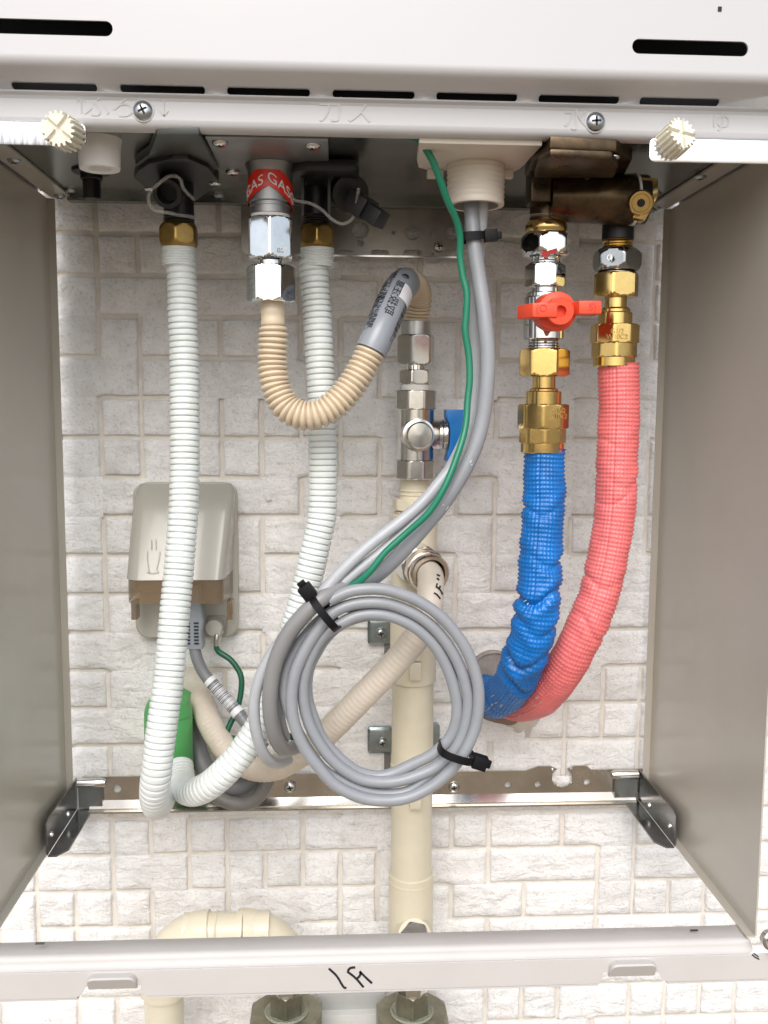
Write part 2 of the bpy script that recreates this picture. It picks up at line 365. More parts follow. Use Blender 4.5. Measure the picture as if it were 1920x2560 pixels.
def stone_mesh(r, c, n):
    """one rough-faced block n cells wide"""
    x0, z0 = GX+c*U, GZ-r*UZ
    L = BIG if vj[r, c] else SML; Rr = BIG if vj[r, c+n] else SML
    NX, NZ = 10*n, 10
    def marg(tab, row, fx):      # joint margin along the top or bottom edge, easing from cell to cell
        i = min(n-1, int(fx*n)); a = BIG if tab[row, c+i] else SML; t = fx*n-i
        if i < n-1 and t > .85: b = BIG if tab[row, c+i+1] else SML; return a+(b-a)*sm((t-.85)/.3)
        if i > 0 and t < .15: b = BIG if tab[row, c+i-1] else SML; return a+(b-a)*(.5-sm(.5+t/.3)+.5) if False else a+(b-a)*(1-sm((t+.15)/.3))
        return a
    vs = []; idx = {}
    for j in range(-1, NZ+2):
        for i in range(-1, NX+2):
            fx = .045/n if i == 1 else 1-.045/n if i == NX-1 else min(max(i/NX, 0), 1); fz = .045 if j == 1 else .955 if j == NZ-1 else min(max(j/NZ, 0), 1)
            mt, mb = marg(hj, r, fx), marg(hj, r+1, fx)
            wob = .0007
            xa = x0+L+wob*noise.noise(Vector((x0*7, fz*3+r, 1.3)))*(1 if L > .001 else .2)
            xb = x0+U*n-Rr+wob*noise.noise(Vector((x0*7+4, fz*3+r, 5.3)))*(1 if Rr > .001 else .2)
            za = z0-mt+wob*noise.noise(Vector((fx*3*n+c, r*2.1, 8.1)))*(1 if mt > .001 else .2)
            zb = z0-UZ+mb+wob*noise.noise(Vector((fx*3*n+c, r*2.1, 3.7)))*(1 if mb > .001 else .2)
            x = xa+(xb-xa)*fx; z = za+(zb-za)*fz
            edge = i < 0 or i > NX or j < 0 or j > NZ
            rim = i in (0, NX) or j in (0, NZ)
            q = Vector((x*60, 2.3, z*60))
            y = -.0009-.0013*noise.noise(q)-.0009*noise.noise(q*2.3)-.0006*abs(noise.noise(q*4.1))
            if rim:
                strong = (i == 0 and L > .001) or (i == NX and Rr > .001) or (j == 0 and mt > .001) or (j == NZ and mb > .001)
                y = y*.45+(.0005 if strong else 0)
            if edge:
                weak = (i < 0 and L < .001) or (i > NX and Rr < .001) or (j < 0 and mt < .001) or (j > NZ and mb < .001)
                y = y*.45 if weak else .0030
                x += (-1 if i < 0 else 1 if i > NX else 0)*.0003; z += (1 if j < 0 else -1 if j > NZ else 0)*.0003
            idx[i, j] = len(vs); vs.append((x, y, z))
    fs = [(idx[i, j], idx[i+1, j], idx[i+1, j+1], idx[i, j+1]) for j in range(-1, NZ+1) for i in range(-1, NX+1)]
    return vs, fs
stones = []
for r in range(-16, 29):
    c = -15
    while c < 29:
        n = 1
        while n < 3 and not vj[r, c+n] and rng.random() < .7 and c+n < 29: n += 1
        stones.append((abs(c+n/2-6.5)/9+abs(r-10)/11 if True else 0, r, c, n)); c += n
stones.sort(key=lambda q: (max(abs(q[2]+q[3]/2-7)/9.0, abs(q[1]-10)/11.5)))
rest = MB()
for i, (_, r, c, n) in enumerate(stones):
    vs, fs = stone_mesh(r, c, n)
    if i < 295:
        me = bpy.data.meshes.new('stone'); me.from_pydata(vs, [], [tuple(reversed(f)) for f in fs]); me.materials.append(stoneM)
        me.polygons.foreach_set('use_smooth', [True]*len(me.polygons)); me.update()
        o = bpy.data.objects.new('stone', me); link(o, wall); o.matrix_parent_inverse = Matrix.Translation(-Vector(wall.location))
    else: rest.add(vs, [tuple(reversed(f)) for f in fs])
me = bpy.data.meshes.new('outer_stones'); me.from_pydata([tuple(v) for v in rest.v], [], rest.f); me.materials.append(stoneM)
me.polygons.foreach_set('use_smooth', [True]*len(me.polygons))
o = bpy.data.objects.new('outer_stones', me); link(o, wall); o.matrix_parent_inverse = Matrix.Translation(-Vector(wall.location)); o['kind'] = 'stuff'

def blob(cx, cy, rx, rz, h, seed=0, n=40, m=9, sq=1.0):
    """smeared lump of putty lying on the wall, centre in pixels"""
    p = P(cx, cy, -.001); rings = []
    for i in range(m+1):
        t = i/m; ring_ = []
        for k in range(n):
            th = 2*math.pi*k/n
            e = 1+.28*noise.noise(Vector((math.cos(th)*1.6+seed, math.sin(th)*1.6, seed*3.1)))
            rr = (1-t)*e; x = rr*rx*math.cos(th); z = rr*rz*math.sin(th)
            y = .002-h*(1-(1-t)**2.2)-.0012*noise.noise(Vector((x*90+seed, z*90, 2)))*(1 if i else 0)
            ring_.append(Vector((p.x+x, min(y, .002) if i else .002, p.z+z)))
        rings.append(ring_)
    return MB().loft(rings, False, True)
blob(470, 1725, .036, .034, .0045, 1).build('putty_patch', puttyM, wall)
blob(455, 1850, .020, .022, .003, 4).build('putty_patch', puttyM, wall)
blob(1290, 1800, .036, .016, .0045, 2).build('putty_patch', puttyM, wall)
# round sleeve opening behind the blue hose: proud disc, recess shade put into its colour
hp = P(1232, 1688, 0)
mm = axisM((hp.x, -.0005, hp.z), (hp.x, -1, hp.z))
lathe([(.0215, 0), (.0215, .0050), (.0200, .0058), (.0192, .0042), (.010, .0036), (.001, .0034)], 48, mm).build('hole_filler', puttyD, wall)
blob(1262, 1788, .019, .009, .012, 9).build('fibre_wrap', meshB, wall)
# small plug in the wall
q = P(671, 1246, 0); lathe([(.0024, 0), (.0024, .003), (.0016, .004), (.001, .0042)], 16, axisM((q.x, 0, q.z), (q.x, -1, q.z))).build('wall_plug', stoneM, wall)

# ================================================================== water heater
ZB = .193; W2 = .2415
heater = thing('water_heater', 'white gas water heater casing across the top with vent slots and raised lettering', 'water heater', (0, -.11, ZB))
# front sheet: a profile with thickness pushed through x
ZF = .2190
prof = [(-.2225, .62), (-.2225, ZF)]
for i in range(9):
    a = R(7+i*7); prof.append((-.2225+.0060*(1-math.cos(a)), ZF-.0060*math.sin(a)))
prof += [(-.2048, .2056), (-.2034, .2046), (-.2028, .2030), (-.2028, .1935)]
for i in range(6):
    a = R(i*18); prof.append((-.2028+.0045*(1-math.cos(a)), .1935-.0045*math.sin(a)))
prof += [(-.1935, .1890)]
T = .0012
outer = [Vector((0, y, z)) for y, z in prof]; inner = []
for i, p in enumerate(outer):
    t = (outer[min(i+1, len(outer)-1)]-outer[max(i-1, 0)]).normalized(); nrm = Vector((0, -t.z, t.y))
    inner.append(p+nrm*T*(1 if nrm.y > 0 or abs(nrm.y) < .3 and nrm.z > 0 else -1))
sec = outer+list(reversed(inner))
front = MB().loft([[Vector((x, p.y, p.z)) for p in sec] for x in [-W2, W2]]).build('front_panel', paintW, heater, sharp=28)
cuts = []
for i in range(7):
    a = [(27,242),(299,512),(567,775),(831,1037),(1091,1294),(1347,1549),(1600,1800)][i]; y = [212,219,225,233,242,249,257][i]
    A, B = P(a[0], y, -.2090), P(a[1], y, -.2090)
    cuts.append(prism(rrect(A.x, .2064, B.x, .2092, .00139, 6), -.216, -.19))
for cx in (-.1685, P(1726, 118, -.2225).x):
    zs_ = P(1726, 119, -.2225).z if cx > 0 else P(134, 68, -.2225).z; cuts.append(prism(rrect(cx-.0315, zs_-.0038, cx+.0315, zs_+.0038, .0037, 8), -.25, -.19))
mcut = MB()
for c_ in cuts: mcut.merge(c_)
cut(front, [mcut])
for p in front.data.polygons: p.use_smooth = abs(p.normal.y) < .9995
MB().box((-W2+.001, -.2000, ZB+.0008), (W2-.001, -.1985, .6)).build('inner_baffle', blackin, heater, smooth=False)  # black sheet added behind the vent slots in place of the shade inside
for s in (-1, 1):
    MB().box((s*W2-(.0006 if s > 0 else -.0006)-.0006, -.2015, ZB-.004), (s*W2-(.0006 if s > 0 else -.0006)+.0006, -.012, .62)).build('side_panel', paintW, heater, smooth=False)
MB().box((-W2, -.2225, .62), (W2, -.012, .6215)).build('top_panel', paintW, heater, smooth=False)
MB().box((-W2+.003, -.0140, ZB+.003), (W2-.003, -.0125, .62)).build('back_panel', galv, heater, smooth=False)
MB().box((-.2170, -.1965, ZB), (.2200, -.0215, ZB+.0015)).build('bottom_plate', galv, heater, smooth=False)
MB().box((-.2170, -.0215, ZB-.005), (.2200, -.0200, ZB+.0015)).box((-.217, -.020, ZB-.005), (.22, -.0130, ZB-.0038)).build('rear_lip', galv, heater, smooth=False)
for s in (-1, 1):
    x0, x1 = sorted((s*.2300, s*.2150)); fl = MB().box((x0, -.1960, ZB-.0022), (x1, -.0150, ZB-.0006)).build('side_flange', paintB, heater, smooth=False)
    pts = [(35, 399), (149, 489)] if s < 0 else [(1750, 441), (1634, 522)]
    for a in pts:
        q = onz(a[0], a[1], ZB-.0022); screw(heater, (q.x, min(q.y, -.018), ZB-.0022), (0, 0, -1), .0042, dome=.5)
for a in ((175, 474), (1640, 484), (555, 501), (865, 503)):
    q = onz(a[0], a[1], ZB); screw(heater, (q.x, min(q.y, -.024), ZB), (0, 0, -1), .0040, dome=.6)
for (px, py) in ((358, 277), (1488, 305)):
    q = P(px, py, -.2028); lathe([(.0062, 0), (.0060, .0006), (.0054, .0008)], 28, axisM((q.x, -.2026, q.z), (q.x, -1, q.z))).build('screw_seat', paintW, heater)
    screw(heater, (q.x, -.2032, q.z), (0, -1, 0), .0052, dome=.5, rot=.45 if px < 900 else .05)
def emboss(txt, px, py, size):
    q = P(px, py, -.2028); t = textmesh(txt, size, .0003)
    t.v = [Vector((q.x+v.x, -.2029-v.z, q.z+v.y)) for v in t.v]
    t.build('raised_letters', embM, heater, smooth=False)
emboss('ふろ', 275, 268, .0145); emboss('ガス', 863, 281, .0155); emboss('水', 1440, 299, .0145); emboss('ゆ', 1802, 308, .0120)
def arrow(px, py, h, up=True):
    q = P(px, py, -.2028); s = 1 if up else -1; f = lambda a, b, k: Vector((q.x+a, -.2029-k*.0003, q.z+s*b))
    m = stroke([(0, -h/2), (0, h/2)], .0007, f)
    m.merge(stroke([(0, h/2), (.0022, h/2-.0028)], .0007, f)); m.merge(stroke([(0, h/2), (-.0022, h/2-.0028)], .0007, f))
    m.build('raised_arrow', embM, heater, smooth=False)
arrow(410, 270, .0085, False); arrow(203, 262, .0085, True)
MB().box((-.0010, 0, -.0012), (.0010, .0004, .0012), Matrix.Translation(P(1800, 22, -.2229))).build('paint_chip', blackin, heater, smooth=False)
# moulded cover and plates under the heater
gp0, gp1 = onz(515, 345, .190), onz(822, 436, .190)
MB().box((gp0.x, gp0.y-.006, .1888), (onz(822, 436, .1888).x, gp1.y, .1928)).build('gas_inlet_plate', stubM, heater, bevel=.0008)
for a, b in ((550, 355), (782, 362), (582, 428), (783, 434)):
    q = onz(a, b, .1888); s_o = screw(heater, (q.x, q.y, .1888), (0, 0, -1), .0046, dome=.55, mat=chromeS)
    MB().box((-.0012, -.0026, -.0004), (.0010, .0016, .0004), Matrix.Translation((q.x+.0015, q.y+.001, .1888-.0022))).build('paint_mark', redP, s_o, smooth=False)

# ================================================================== pipe cover (sides, front bar, straps with knobs)
cover = thing('pipe_cover', 'beige painted steel pipe cover open at the front, with side sheets and lower crossbar', 'pipe cover', (0, -.11, -.28))
XS, ZC = .2325, -.2785
for s in (-1, 1):
    m = MB(); x0, x1 = sorted((s*XS, s*(XS+.001)))
    m.box((x0, -.2120, ZC), (x1, -.0165, ZB-.0028))
    m.box((min(s*XS, s*(XS-.0052)), -.0165, ZC), (max(s*XS, s*(XS-.0052)), -.0155, ZB-.0028))
    m.box((min(s*XS, s*(XS-.0052)), -.2120, ZC-.0010), (max(s*XS, s*(XS-.0052)), -.0165, ZC))
    m.build('side_sheet', paintB, cover, smooth=False)
# the front bar: rounded channel above, flat skirt with two notches below
b0 = P(960, 2334, -.197).z; b1 = P(960, 2362, -.2150).z; b2 = P(960, 2400, -.2150).z; b3 = P(960, 2474, -.2185).z
pb = [(-.1970, b0), (-.2105, b0+.0004)]
for i in range(7):
    a = R(i*15); pb.append((-.2110-.0035*math.sin(a), b0-.0031+.0035*math.cos(a)))
pb += [(-.2145, b2+.0035), (-.2150, b2+.0012), (-.2166, b2), (-.2183, b2-.0006)]
ob = [Vector((0, y, z)) for y, z in pb]; ib = []
for i, p in enumerate(ob):
    t = (ob[min(i+1, len(ob)-1)]-ob[max(i-1, 0)]).normalized(); ib.append(p+Vector((0, -t.z, t.y))*-.0012 if False else p+Vector((0, .0012, -.0012)))
secb = ob+list(reversed(ib)); XL, XR = -.262, .2318
xs_ = [-.2318, XR-.010, XR-.007, XR-.004, XR-.0015, XR]
rg = []
for k, x in enumerate(xs_):
    d = [0, 0, .0004, .0014, .0035, .0065][k]
    rg.append([Vector((x, max(p.y, p.y)+d, min(p.z, b0+.0004-d*.7))) for p in secb])
MB().loft(rg).build('crossbar_channel', barM, cover, sharp=50)
def nx(px, py): q = P(px, py, -.2185); return q.x, q.z
skirt_z = b3
nl0, nl1 = nx(207, 2470)[0], nx(352, 2470)[0]; nr0, nr1 = nx(1508, 2440)[0], nx(1652, 2440)[0]
zn = skirt_z+.0070; zt = b2-.0002
poly = [(XL, zt), (.262, zt), (.262, skirt_z), (nr1+.004, skirt_z), (nr1+.001, skirt_z+.002), (nr1-.002, zn), (nr0, zn), (nr0-.0008, skirt_z+.0015), (nr0-.003, skirt_z),
        (nl1+.003, skirt_z), (nl1+.0008, skirt_z+.0015), (nl1, zn), (nl0+.002, zn), (nl0-.001, skirt_z+.002), (nl0-.004, skirt_z), (XL, skirt_z)]
MB().loft([[Vector((a, d, b)) for a, b in poly] for d in (-.2187, -.2175)]).build('crossbar_skirt', barM, cover, smooth=False, bevel=.0003)
MB().box((XL, -.2187, skirt_z-.0012), (nl0-.003, -.2085, skirt_z-.0001)).box((nl1+.003, -.2187, skirt_z-.0012), (nr0-.003, -.2085, skirt_z-.0001)).box((nr1+.004, -.2187, skirt_z-.0012), (.262, -.2085, skirt_z-.0001)).build('crossbar_fold', barM, cover, smooth=False)
for (a, b, y0, y1) in ((218, 343, 2436, 2472), (1523, 1638, 2402, 2440)):
    A, B = P(a, y0, -.2195), P(b, y1, -.2195)
    pr = rrect(A.x, B.z-.004, B.x, A.z, .0045, 6); pr = [(x, max(z, B.z)) for x, z in pr]
    cxm = (A.x+B.x)/2
    H_ = A.z-B.z
    rings = [[Vector((x, -.2180, z)) for x, z in pr], [Vector((cxm+(x-cxm)*.99, -.2188-.0052*((z-B.z)/H_)*.9, z)) for x, z in pr], [Vector((cxm+(x-cxm)*.96, -.2190-.0056*((z-B.z)/H_), B.z+(z-B.z)*.93)) for x, z in pr]]
    MB().loft(rings).build('pressed_tab', barM, cover, sharp=25)
fpen = lambda x, y, k: P(x, y, -.2187)+Vector((0, -.00025*k, 0))
for pts in ([(822,2421),(842,2440),(858,2466),(866,2470)], [(868,2428),(890,2446),(909,2468)], [(869,2427),(876,2420),(888,2418)], [(893,2446),(900,2438),(901,2428)], [(899,2428),(913,2442),(930,2458)]):
    stroke(pts, 5.5, fpen).build('pen_mark', inkM, cover, smooth=False)
for pts in ([(1880,2386),(1888,2393),(1898,2398)], [(1884,2383),(1896,2392)]):
    stroke(pts, 3, fpen).build('scuff_mark', inkM, cover, smooth=False)
f2 = lambda x, y, k: P(x, y, -.2075)+Vector((0, 0, .0003*k+.0003))
MB().box((-.0026, -.0009, 0), (.0026, .0009, .0005), Matrix.Translation(P(100, 2361, -.207)+Vector((0,0,.0004)))).build('small_hole', galv, cover, smooth=False)
MB().box((-.0024, -.0006, 0), (.0024, .0006, .0004), Matrix.Translation(P(1735, 2327, -.205)+Vector((0,0,.0002)))).build('scuff_mark', inkM, cover, smooth=False)
lathe([(.006, 0), (.006, .004), (.0045, .005), (.0045, .009)], 24, axisM((.2395, -.216, P(1908, 2345, -.216).z), (.2395, -1, -.275))).build('corner_bolt', chromeS, cover)
# steel straps with castellated knobs
def gear(R0, d, teeth=18, depth=.0016, n=8):
    out = []
    for i in range(teeth*n):
        th = 2*math.pi*i/(teeth*n); u = (i % n)/n
        out.append(Vector((math.cos(th), math.sin(th), 0))*(R0-(depth if .45 < u < .9 else 0)))
    return out
def knob(parent, a, b, R0, rot):
    m = axisM(a, b) @ Matrix.Rotation(rot, 4, 'Z'); L = (Vector(b)-Vector(a)).length; g0 = gear(R0, 0)
    mb = MB().loft([[m @ (v+Vector((0, 0, z))) for v in g0] for z in (0, L)]); gap = R0*.13
    for qd in range(4):
        sec_ = []
        for v in g0:
            th = math.degrees(math.atan2(v.y, v.x)) % 360
            if qd*90 <= th < qd*90+90 and abs(v.x) > gap and abs(v.y) > gap: sec_.append(v*.985)
        c0 = Vector((gap if qd in (0, 3) else -gap, gap if qd < 2 else -gap, 0)); sec_.append(c0)
        # close the sector along the groove walls
        mb.loft([[m @ (v+Vector((0, 0, z))) for v in sec_] for z in (L, L+.0022)])
    mb.build('knob', creamK, parent, sharp=30)
for (xa, xb, ya, yb, kx, ky, kb, rot) in ((-60, 215, 303, 365, 173, 338, (-.001, -.016, -.0015), .85), (1625, 2040, 345, 412, 1672, 362, (.0030, -.0088, .0030), -.12)):
    A, B = P(xa, ya, -.2085), P(xb, yb, -.2085)
    o = MB().loft([[Vector((x, d, z)) for x, z in rrect(A.x, B.z, B.x, A.z, .003, 4)] for d in (-.2070, -.2085)]).build('strap', strapL if xa < 0 else strapM, cover, bevel=.0002)
    zt_ = A.z; MB().box((A.x+.003, -.2070, zt_-.0012), (B.x-.003, -.2035, zt_-.0002)).build('strap_edge', strapM, o, smooth=False)
    K = P(kx, ky, -.2088); knob(o, K, K+Vector(kb), .0090, rot)

# ================================================================== lower bracket (rail on the wall + two arms)
rail = thing('support_bracket', 'shiny stainless wall bracket: thin rail across the wall with an arm at each end', 'bracket', (0, -.005, -.277))
z1_ = P(960, 1932, -.006).z; z0_ = P(960, 1990, -.006).z
xa, xb = P(206, 1960, -.006).x, P(1606, 1940, -.006).x
cxn, czn = P(1405, 1935, -.006).x, P(1405, 1945, -.006).z
xd = P(345, 1950, -.006).x
pl = [(xa, z0_), (xb, z0_), (xb, z1_), (cxn+.024, z1_), (cxn+.020, z1_+.0035), (cxn+.010, z1_+.0035)]
for i in range(9):
    a = R(60+i*-37.5); pl.append((cxn+.0085*math.cos(a), czn+.0005+.0085*math.sin(a)))
pl += [(cxn-.010, z1_+.0035), (cxn-.020, z1_+.0035), (cxn-.030, z1_), (xa, z1_)]
rp = MB().loft([[Vector((a, d, b)) for a, b in pl] for d in (-.0045, -.0062)]).build('rail_plate', stainR, rail, smooth=False)
holes = []
for (a, b, r_) in ((292, 1972, .0034), (1270, 1962, .0026), (1345, 1961, .0026), (1467, 1955, .0026), (730, 1958, .0030), (835, 1964, .0030)):
    q = P(a, b, -.006); holes.append(lathe([(r_, -.01), (r_, .02)], 24, axisM((q.x, 0, q.z), (q.x, -1, q.z))))
hm = MB()
for h2 in holes: hm.merge(h2)
cut(rp, [hm])
MB().loft([[Vector((x, y, z)) for y, z in ((-.0062, z0_+.0004), (-.0105, z0_-.0050), (-.0150, z0_-.0058), (-.0150, z0_-.0070), (-.0100, z0_-.0064), (-.0048, z0_-.0005))] for x in (xa+.006, xb-.006)]).build('rail_fold', stain, rail, smooth=False)
for a in ((1135, 1968), (725, 1968)):
    q = P(a[0], a[1], -.0065); screw(rail, (q.x, -.0063, q.z), (0, -1, 0), .0046, dome=.6, mat=chromeS)
for a in ((1382, 1925), (1428, 1922), (1388, 1960), (1428, 1958)):
    q = P(a[0], a[1], -.0065); lathe([(.0012, 0), (.0011, .0012), (.0005, .0018)], 12, axisM((q.x, -.0062, q.z), (q.x, -1, q.z))).build('rivet', chrome, rail)
for s in (-1, 1):
    X = s*(XS-.0058)
    def yy(px, py): return onx(px, py, X)
    e0 = (116, 2046) if s < 0 else (1690, 2029); e1 = (120, 2113) if s < 0 else (1690, 2085)
    yf = yy(*e0).y; zt2, zb2 = z1_, z0_-.0055; zb3 = yy(*e1).z
    arm = MB()
    pl2 = [(-.0065, zb2), (-.0065, zt2), (yf+.006, zt2+.0005), (yf, zt2-.0015), (yf, zb2)]
    x0, x1 = sorted((X, X+s*.0014))
    arm.loft([[Vector((x, a, b)) for a, b in pl2] for x in (x0, x1)])
    xi = X-s*.0125; pl3 = [(X, -.0065), (X, yf), (X-s*.006, yf), (xi, yf+.010), (xi, -.0065)]
    arm.loft([[Vector((a, b, z)) for a, b in pl3] for z in (zb2-.0013, zb2-.0001)])
    ao = arm.build('arm', M('stainless_dark_reflection', (.30,.30,.30), .2, 1, var=(60,.3,.06)) if s < 0 else bpy.data.materials['stainless_dark_reflection'], rail, smooth=False, bevel=.0004)  # arm steel coloured darker to stand in for its dark reflections
    for k, (dy, dz) in enumerate(((.35, .3), (.88, .45))):
        lathe([(.0022, 0), (.0020, .0010), (.0008, .0016)], 14, axisM((X, -.0065+(yf+.0065)*dy, zb2+(zt2-zb2)*dz), (X-s, -.0065+(yf+.0065)*dy, zb2+(zt2-zb2)*dz))).build('rivet', chrome, ao)
    q = P(330 if s < 0 else 1560, 1955 if s < 0 else 1936, -.012)
    lathe([(.0038, 0), (.0038, .018), (.0030, .0215), (.001, .0225)], 20, axisM((X-s*.002, -.012, q.z), (X-s*1, -.012, q.z))).build('locking_stud', chromeS, rail)
    MB().box((min(X-s*.001, X-s*.020), -.0092, zb2+.001), (max(X-s*.001, X-s*.020), -.0066, zt2-.002)).build('corner_plate', galv, rail, smooth=False)

# ================================================================== upper mounting plate
up = thing('mounting_plate', 'dull steel mounting plate with keyholes and slots on the wall under the heater', 'bracket', (0, -.003, .18))
A, B = P(602, 500, -.012), P(1158, 645, -.012)
mp_ = MB().loft([[Vector((a, d, b)) for a, b in rrect(A.x, B.z, B.x, ZB+.01, .006, 5)] for d in (-.0100, -.0115)]).build('plate', M('dull_steel', (.36, .34, .31), .34, 1, var=(30, .3, .1)), up, smooth=False)
hm = MB()
def hole(a, b, r_, h=0):
    q = P(a, b, -.012); hm.merge(MB().loft([[Vector((x, d, z)) for x, z in rrect(q.x-r_-h, q.z-r_, q.x+r_+h, q.z+r_, r_*.98, 7)] for d in (-.03, .0)]))
hole(1032, 583, .0052); hole(1082, 583, .0028); hole(1130, 583, .0045); hole(901, 576, .0062); hole(901, 608, .0028)
for a in (861, 950, 1032, 1140): hole(a, 633, .0026, .0044)
hole(984, 582, .0014); hole(1081, 636, .0014)
cut(mp_, [hm])
MB().box((A.x+.006, -.0165, B.z-.0008), (B.x-.002, -.0100, B.z+.0004)).build('plate_fold', brass if False else stain, up, smooth=False)
q = P(1097, 617, -.012); screw(up, (q.x, -.0117, q.z), (0, -1, 0), .0042, mat=stainR)

# ================================================================== generic column of turned pieces
def column(parent, px, Y, items, x=None):
    """items: (part name, kind, y0, y1, width, material, extra) measured in the photo along one vertical axis"""
    X = P(px, items[0][2], Y).x if x is None else x
    for it in items:
        nm, kind, y0, y1, wp, mat = it[:6]; ex = it[6] if len(it) > 6 else 0
        z1, z0 = P(px, y0, Y).z, P(px, y1, Y).z; r = wid(wp, Y)/2; m = Matrix.Translation((X, Y, 0))
        if kind == 'cyl':
            c_ = min(.0006, (z1-z0)*.2); o = lathe([(r-c_, z0), (r, z0+c_), (r, z1-c_), (r-c_, z1)], 48, m)
        elif kind == 'taper':
            o = lathe([(r*ex, z0), (r, z1)], 48, m)
        elif kind == 'hex':      # flat to the front, turned by ex degrees
            o = nut(z0, z1, r*.9, R(-90+ex), ch=min(.0014, (z1-z0)*.18), m=m)
        elif kind == 'oct':
            o = nut(z0, z1, r*.94, R(-90+ex), ch=min(.0012, (z1-z0)*.18), sides=8, m=m)
        elif kind == 'domenut':
            o = nut(z0, z1, r*.88, R(-90+ex), m=m, prof=lambda t, r=r: r*(.74+.30*math.sin(math.pi*min(1, t*1.02))**.6), rows=16, n=120)
        elif kind == 'thread':
            nT = max(2, int(round((z1-z0)/.0017))); pr = []
            for i in range(nT*4+1):
                t = i/4; pr.append((r-.0007*(.5-.5*math.cos(2*math.pi*t)), z0+(z1-z0)*i/(nT*4)))
            o = lathe(pr, 40, m)
        elif kind == 'ring':
            o = lathe([(r*.9, z0), (r, z0+(z1-z0)*.3), (r, z0+(z1-z0)*.7), (r*.9, z1)], 40, m)
        o.build(nm, mat, parent, sharp=32)
    return X

# ================================================================== white corrugated hoses
HR = .0098
def hose(label, pts, first, R0=HR, grp='white corrugated hoses'):
    a = Vector(pts[0]); t = thing('corrugated_hose', label, 'hose', a, grp)
    rf_ = ribs(R0, .00405, .0016, .075); sd_ = pts[0].x*40
    tb = tube(pts, lambda s, th, L: rf_(s+.0011*noise.noise(Vector((s*28, sd_, 0))), th, L)+.0002*noise.noise(Vector((s*60, th*.8, sd_))), .00405/12, 32); tb.build('hose_body', hoseW, t, sharp=80)
    return t
L1 = [(452,640,-.100),(456,720,-.101),(457,785,-.102),(461,900,-.104),(462,1000,-.107),(462,1100,-.110),(461,1200,-.114),(459,1277,-.118),(449,1403,-.125),(437,1530,-.133),(426,1656,-.140),(415,1746,-.146),(401,1843,-.151),(390,1939,-.152),(386,1990,-.142),(392,2012,-.122),(404,1995,-.100),(416,1960,-.085),(425,1920,-.078)]
h1 = hose('white corrugated hose hanging straight down in front of the grey outlet box', [P(*p) for p in L1], True)
L2 = [(782,648,-.095),(788,720,-.096),(793,785,-.097),(798,881,-.099),(804,1000,-.102),(807,1122,-.104),(807,1238,-.106),(803,1300,-.108),(790,1361,-.110),(771,1445,-.112),(748,1530,-.114),(722,1620,-.116),(698,1700,-.118),(665,1785,-.122),(619,1862,-.126),(570,1922,-.128),(522,1964,-.124),(482,1980,-.112),(458,1968,-.096),(452,1940,-.082),(450,1915,-.074)]
h2_ = hose('white corrugated hose passing behind the grey cable coil and bending left', [P(*p) for p in L2], False)
for t, px, Y, yn in ((h1, 446, -.100, 0), (h2_, 793, -.095, 0)):
    if px == 446:
        column(t, px, Y, [('brass_nut', 'domenut', 557, 622, 97, brassD, 30), ('hose_end', 'thread', 620, 665, 82, hoseW)])
    else:
        column(t, px, Y, [('brass_nut', 'domenut', 560, 624, 90, brassD, 30), ('hose_end', 'thread', 622, 668, 84, hoseW)])

# black connectors above them
bc = thing('pipe_connector', 'black plastic diamond-flanged connector above the left corrugated hose', 'pipe connector', P(446, 480, -.1), 'black plastic pipe connectors')
c_ = P(446, 450, -.100)
column(bc, 446, -.100, [('neck', 'cyl', 455, 545, 72, blackP), ('thread', 'thread', 540, 562, 76, blackP)])
pts_top = [(336,405),(430,372),(470,372),(547,420),(547,455),(480,512),(400,505),(336,447)]
ctr = onz(440, 440, .176)
def plate(parent, name, pts, z_lo, z_hi, mat, bevel=.001):
    q = [onz(a, b, z_lo) for a, b in pts]; return MB().loft([[Vector((p.x, p.y, z)) for p in q] for z in (z_lo, z_hi)]).build(name, mat, parent, bevel=bevel, smooth=True)
plate(bc, 'flange', [(336,447),(345,428),(372,410),(430,398),(470,398),(520,420),(547,452),(535,470),(482,508),(410,500),(372,478)], .1835, .1900, blackP)
plate(bc, 'upper_body', [(392,338),(498,338),(522,380),(546,424),(520,430),(350,425),(338,412),(372,388)], .1862, .1920, M('smoky_plastic', (.035, .04, .035), .3))
a_, b_2 = P(432, 468, -.105), P(415, 487, -.137)
lathe([(.0092, 0), (.0092, .028), (.0088, .0295), (.0062, .0295), (.0062, .014), (.001, .014)], 36, axisM(a_, b_2)).build('side_plug', blackP, bc)
for k in range(2):
    q = onz((538, 376)[k], (458, 472)[k], .1835); screw(bc, (q.x, q.y, .1835), (0, 0, -1), .0040, mat=chromeS)
tb = tube([P(x, y, Y) for x, y, Y in ((484,498,-.13),(458,470,-.142),(450,446,-.145),(425,440,-.146),(398,458,-.145),(375,480,-.14),(372,505,-.138),(384,525,-.137),(410,530,-.136),(440,536,-.132),(484,543,-.12))], .0011, .002, 8)
tb.build('gasket_strap', discM, bc)
bc2 = thing('pipe_connector', 'black plastic ribbed connector with side plug above the right corrugated hose', 'pipe connector', P(793, 480, -.095), 'black plastic pipe connectors')
column(bc2, 790, -.095, [('neck', 'cyl', 430, 548, 66, blackP), ('thread', 'thread', 540, 564, 74, blackP)])
plate(bc2, 'flange', [(728,445),(730,430),(770,425),(890,425),(898,440),(895,470),(870,492),(800,488),(735,490)], .1835, .1900, blackP)
for dx in (-33, 33):
    A2 = P(790+dx, 455, -.118); MB().box((-.001, -.006, -.022), (.001, .010, .012), Matrix.Translation(A2)).build('rib', blackP, bc2, bevel=.0003)
a_, b_2 = P(855, 465, -.100), P(885, 492, -.125)
